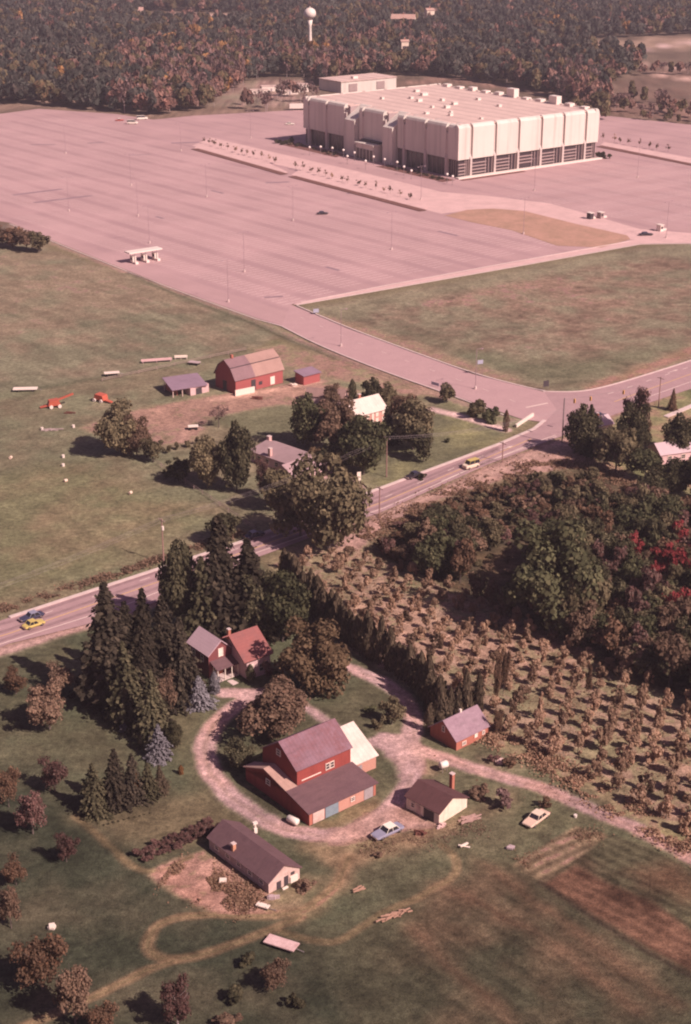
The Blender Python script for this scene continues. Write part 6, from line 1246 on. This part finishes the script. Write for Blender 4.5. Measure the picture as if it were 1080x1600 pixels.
def choose(X, Y, a, b_):
    x, y = far_px(X, Y)
    w = dict(g=4.0, o=1.5, r=.25, y=.06, m=.1)
    if y > 85: w['r'] += .6; w['o'] += .7
    if 190 < x < 540 and y > 90: w['r'] += 3.2; w['m'] += 2.0; w['g'] *= .45; w['y'] += .25
    if 330 < x < 520 and y > 110: w['m'] += 2.2
    if x < 230: w['g'] += 2.2; w['r'] -= .3
    if 700 < x < 1000 and y < 125: w['g'] += 4; w['r'] *= .35; w['m'] = 0
    if x > 860 and y > 125: w['r'] += 3; w['m'] += 2; w['g'] *= .4
    if 540 < x < 700 and y > 60: w['r'] += 1.2; w['m'] += .6
    if b_ > .60: w['r'] += 2.6
    if a < .42: w['g'] += 4
    return random.choices(list(w), [max(0, v) for v in w.values()])[0]
idx_by = {k: [i for i, p in enumerate(PALET) if p[0] == k] for k in 'goyrm'}
var = []; hts = []; wds = []
for (X, Y), a, b_ in zip(pts, zn, zn2):
    k = choose(X, Y, a, b_); var.append(random.choice(idx_by[k])); h_ = random.uniform(10, 18) * (1.1 if k == 'm' else 1); hts.append(h_); wds.append(random.uniform(7.5, 14) * (.75 if k == 'm' else 1))
# scattered trees at the right, individual
for q in [(1002, 118, 9), (1022, 116, 10), (1036, 115, 10), (1048, 116, 9), (1060, 117, 10), (1075, 116, 10), (985, 175, 8), (1003, 178, 7), (1020, 182, 8), (1030, 172, 10), (1044, 175, 10), (1062, 180, 10), (1080, 184, 10), (972, 168, 9), (958, 172, 10), (1015, 188, 5), (1040, 190, 5), (1060, 192, 5), (1085, 190, 8)]:
    X, Y = P(q[0], q[1]); extra.append((X, Y, random.choice(idx_by['o'] + idx_by['r'] + idx_by['m']), q[2]))
for q in range(16):
    X, Y = P(random.uniform(335, 505), random.uniform(126, 176)); extra.append((X, Y, random.choice(idx_by['m'] * 3 + idx_by['r']), random.uniform(8, 14)))
for q in range(30):
    X, Y = P(random.uniform(895, 1075), random.uniform(140, 192)); extra.append((X, Y, random.choice(idx_by['m'] + idx_by['r'] + idx_by['o']), random.uniform(6, 12)))
NI = 230
src = {}
def forest_obj(vi, X, Y, h_, w_, label, group):
    key, me, m_ = PALET[vi]; o = link_mesh('forest_tree', me); o.material_slots[0].link = 'OBJECT'; o.material_slots[0].material = m_; o.location = (X, Y, 0); o.scale = (w_, w_, h_); o.rotation_euler.z = random.uniform(0, 6.28)
    tag(o, label, 'tree', group); src.setdefault(vi, o); return o
GL = dict(g='dark green tree in the front rank of the far forest', o='olive brown tree in the front rank of the far forest', r='rust coloured tree in the front rank of the far forest', y='orange tree in the front rank of the far forest', m='bare mauve tree in the front rank of the far forest')
GG = dict(g='dark green front trees of the far forest', o='olive front trees of the far forest', r='rust front trees of the far forest', y='orange front trees of the far forest', m='bare mauve front trees of the far forest')
NI = min(NI, len(pts))
for i in range(NI): k = PALET[var[i]][0]; forest_obj(var[i], pts[i, 0], pts[i, 1], hts[i], wds[i], GL[k], GG[k])
for X, Y, vi, h_ in extra:
    if X > 0: forest_obj(vi, X, Y, h_, h_ * .8, 'scattered autumn tree in the fields right of the arena', 'scattered trees right of the arena')
    else: forest_obj(vi, X, Y, h_, h_ * .7, 'thin bare or rust tree standing around the building site', 'thin trees around the building site')
print('forest', len(pts))
# the rest of the forest: one object, an instance per point
gn = bpy.data.node_groups.new('forest_spread', 'GeometryNodeTree'); gn.interface.new_socket('Geometry', in_out='INPUT', socket_type='NodeSocketGeometry'); gn.interface.new_socket('Geometry', in_out='OUTPUT', socket_type='NodeSocketGeometry')
gi = gn.nodes.new('NodeGroupInput'); go = gn.nodes.new('NodeGroupOutput'); jn = gn.nodes.new('GeometryNodeJoinGeometry'); gn.links.new(jn.outputs[0], go.inputs[0])
def named(nm, dt):
    n = gn.nodes.new('GeometryNodeInputNamedAttribute'); n.data_type = dt; n.inputs[0].default_value = nm; return n.outputs[0]
av = named('variant', 'INT'); asz = named('size', 'FLOAT_VECTOR'); ar = named('turn', 'FLOAT_VECTOR')
for vi in range(len(PALET)):
    if vi not in src:
        k = PALET[vi][0]; j = next(i for i in range(len(pts) - 1, 0, -1) if var[i] == vi) if vi in var else None
        if j is None: continue
        forest_obj(vi, pts[j, 0], pts[j, 1], hts[j], wds[j], GL[k], GG[k])
    oi = gn.nodes.new('GeometryNodeObjectInfo'); oi.inputs[0].default_value = src[vi]; oi.transform_space = 'ORIGINAL'; oi.inputs['As Instance'].default_value = True
    cmp_ = gn.nodes.new('FunctionNodeCompare'); cmp_.data_type = 'INT'; cmp_.operation = 'EQUAL'; gn.links.new(av, cmp_.inputs[2]); cmp_.inputs[3].default_value = vi
    ip = gn.nodes.new('GeometryNodeInstanceOnPoints'); gn.links.new(gi.outputs[0], ip.inputs['Points']); gn.links.new(cmp_.outputs[0], ip.inputs['Selection']); gn.links.new(oi.outputs['Geometry'], ip.inputs['Instance'])
    e2r = gn.nodes.new('FunctionNodeEulerToRotation'); gn.links.new(ar, e2r.inputs[0]); gn.links.new(e2r.outputs[0], ip.inputs['Rotation']); gn.links.new(asz, ip.inputs['Scale'])
    gn.links.new(ip.outputs[0], jn.inputs[0])
rest = slice(NI, None); me = bpy.data.meshes.new('far_forest'); pp = np.concatenate([pts[rest], np.zeros((len(pts) - NI, 1))], 1); me.vertices.add(len(pp)); me.vertices.foreach_set('co', pp.astype(np.float32).ravel())
a = me.attributes.new('variant', 'INT', 'POINT'); a.data.foreach_set('value', np.array(var[NI:], np.int32))
a = me.attributes.new('size', 'FLOAT_VECTOR', 'POINT'); a.data.foreach_set('vector', np.stack([wds[NI:], wds[NI:], hts[NI:]], 1).astype(np.float32).ravel())
a = me.attributes.new('turn', 'FLOAT_VECTOR', 'POINT'); a.data.foreach_set('vector', np.stack([np.zeros(len(pp)), np.zeros(len(pp)), rng.uniform(0, 6.28, len(pp))], 1).astype(np.float32).ravel())
ff = link_mesh('far_forest', me); tag(ff, 'autumn forest filling the whole distance behind the arena', 'forest', kind='stuff'); md = ff.modifiers.new('spread', 'NODES'); md.node_group = gn

# ------------------------------------------------------------------ the air
hz = MB().box((0, 4500, 69.5), (16000, 10200, 143.0)).build('haze'); tag(hz, kind='stuff', label='thin pinkish haze over the whole landscape', cat='haze')
hm = bpy.data.materials.new('haze_air'); hm.use_nodes = True; t = hm.node_tree
for n in list(t.nodes): t.nodes.remove(n)
out = node(t, 'ShaderNodeOutputMaterial'); pv = node(t, 'ShaderNodeVolumePrincipled'); pv.inputs['Color'].default_value = (1.0, .87, .93, 1); pv.inputs['Density'].default_value = 0.00012; pv.inputs['Anisotropy'].default_value = 0.2
t.links.new(pv.outputs[0], out.inputs['Volume']); hz.data.materials.append(hm)
hz.location.z = 0
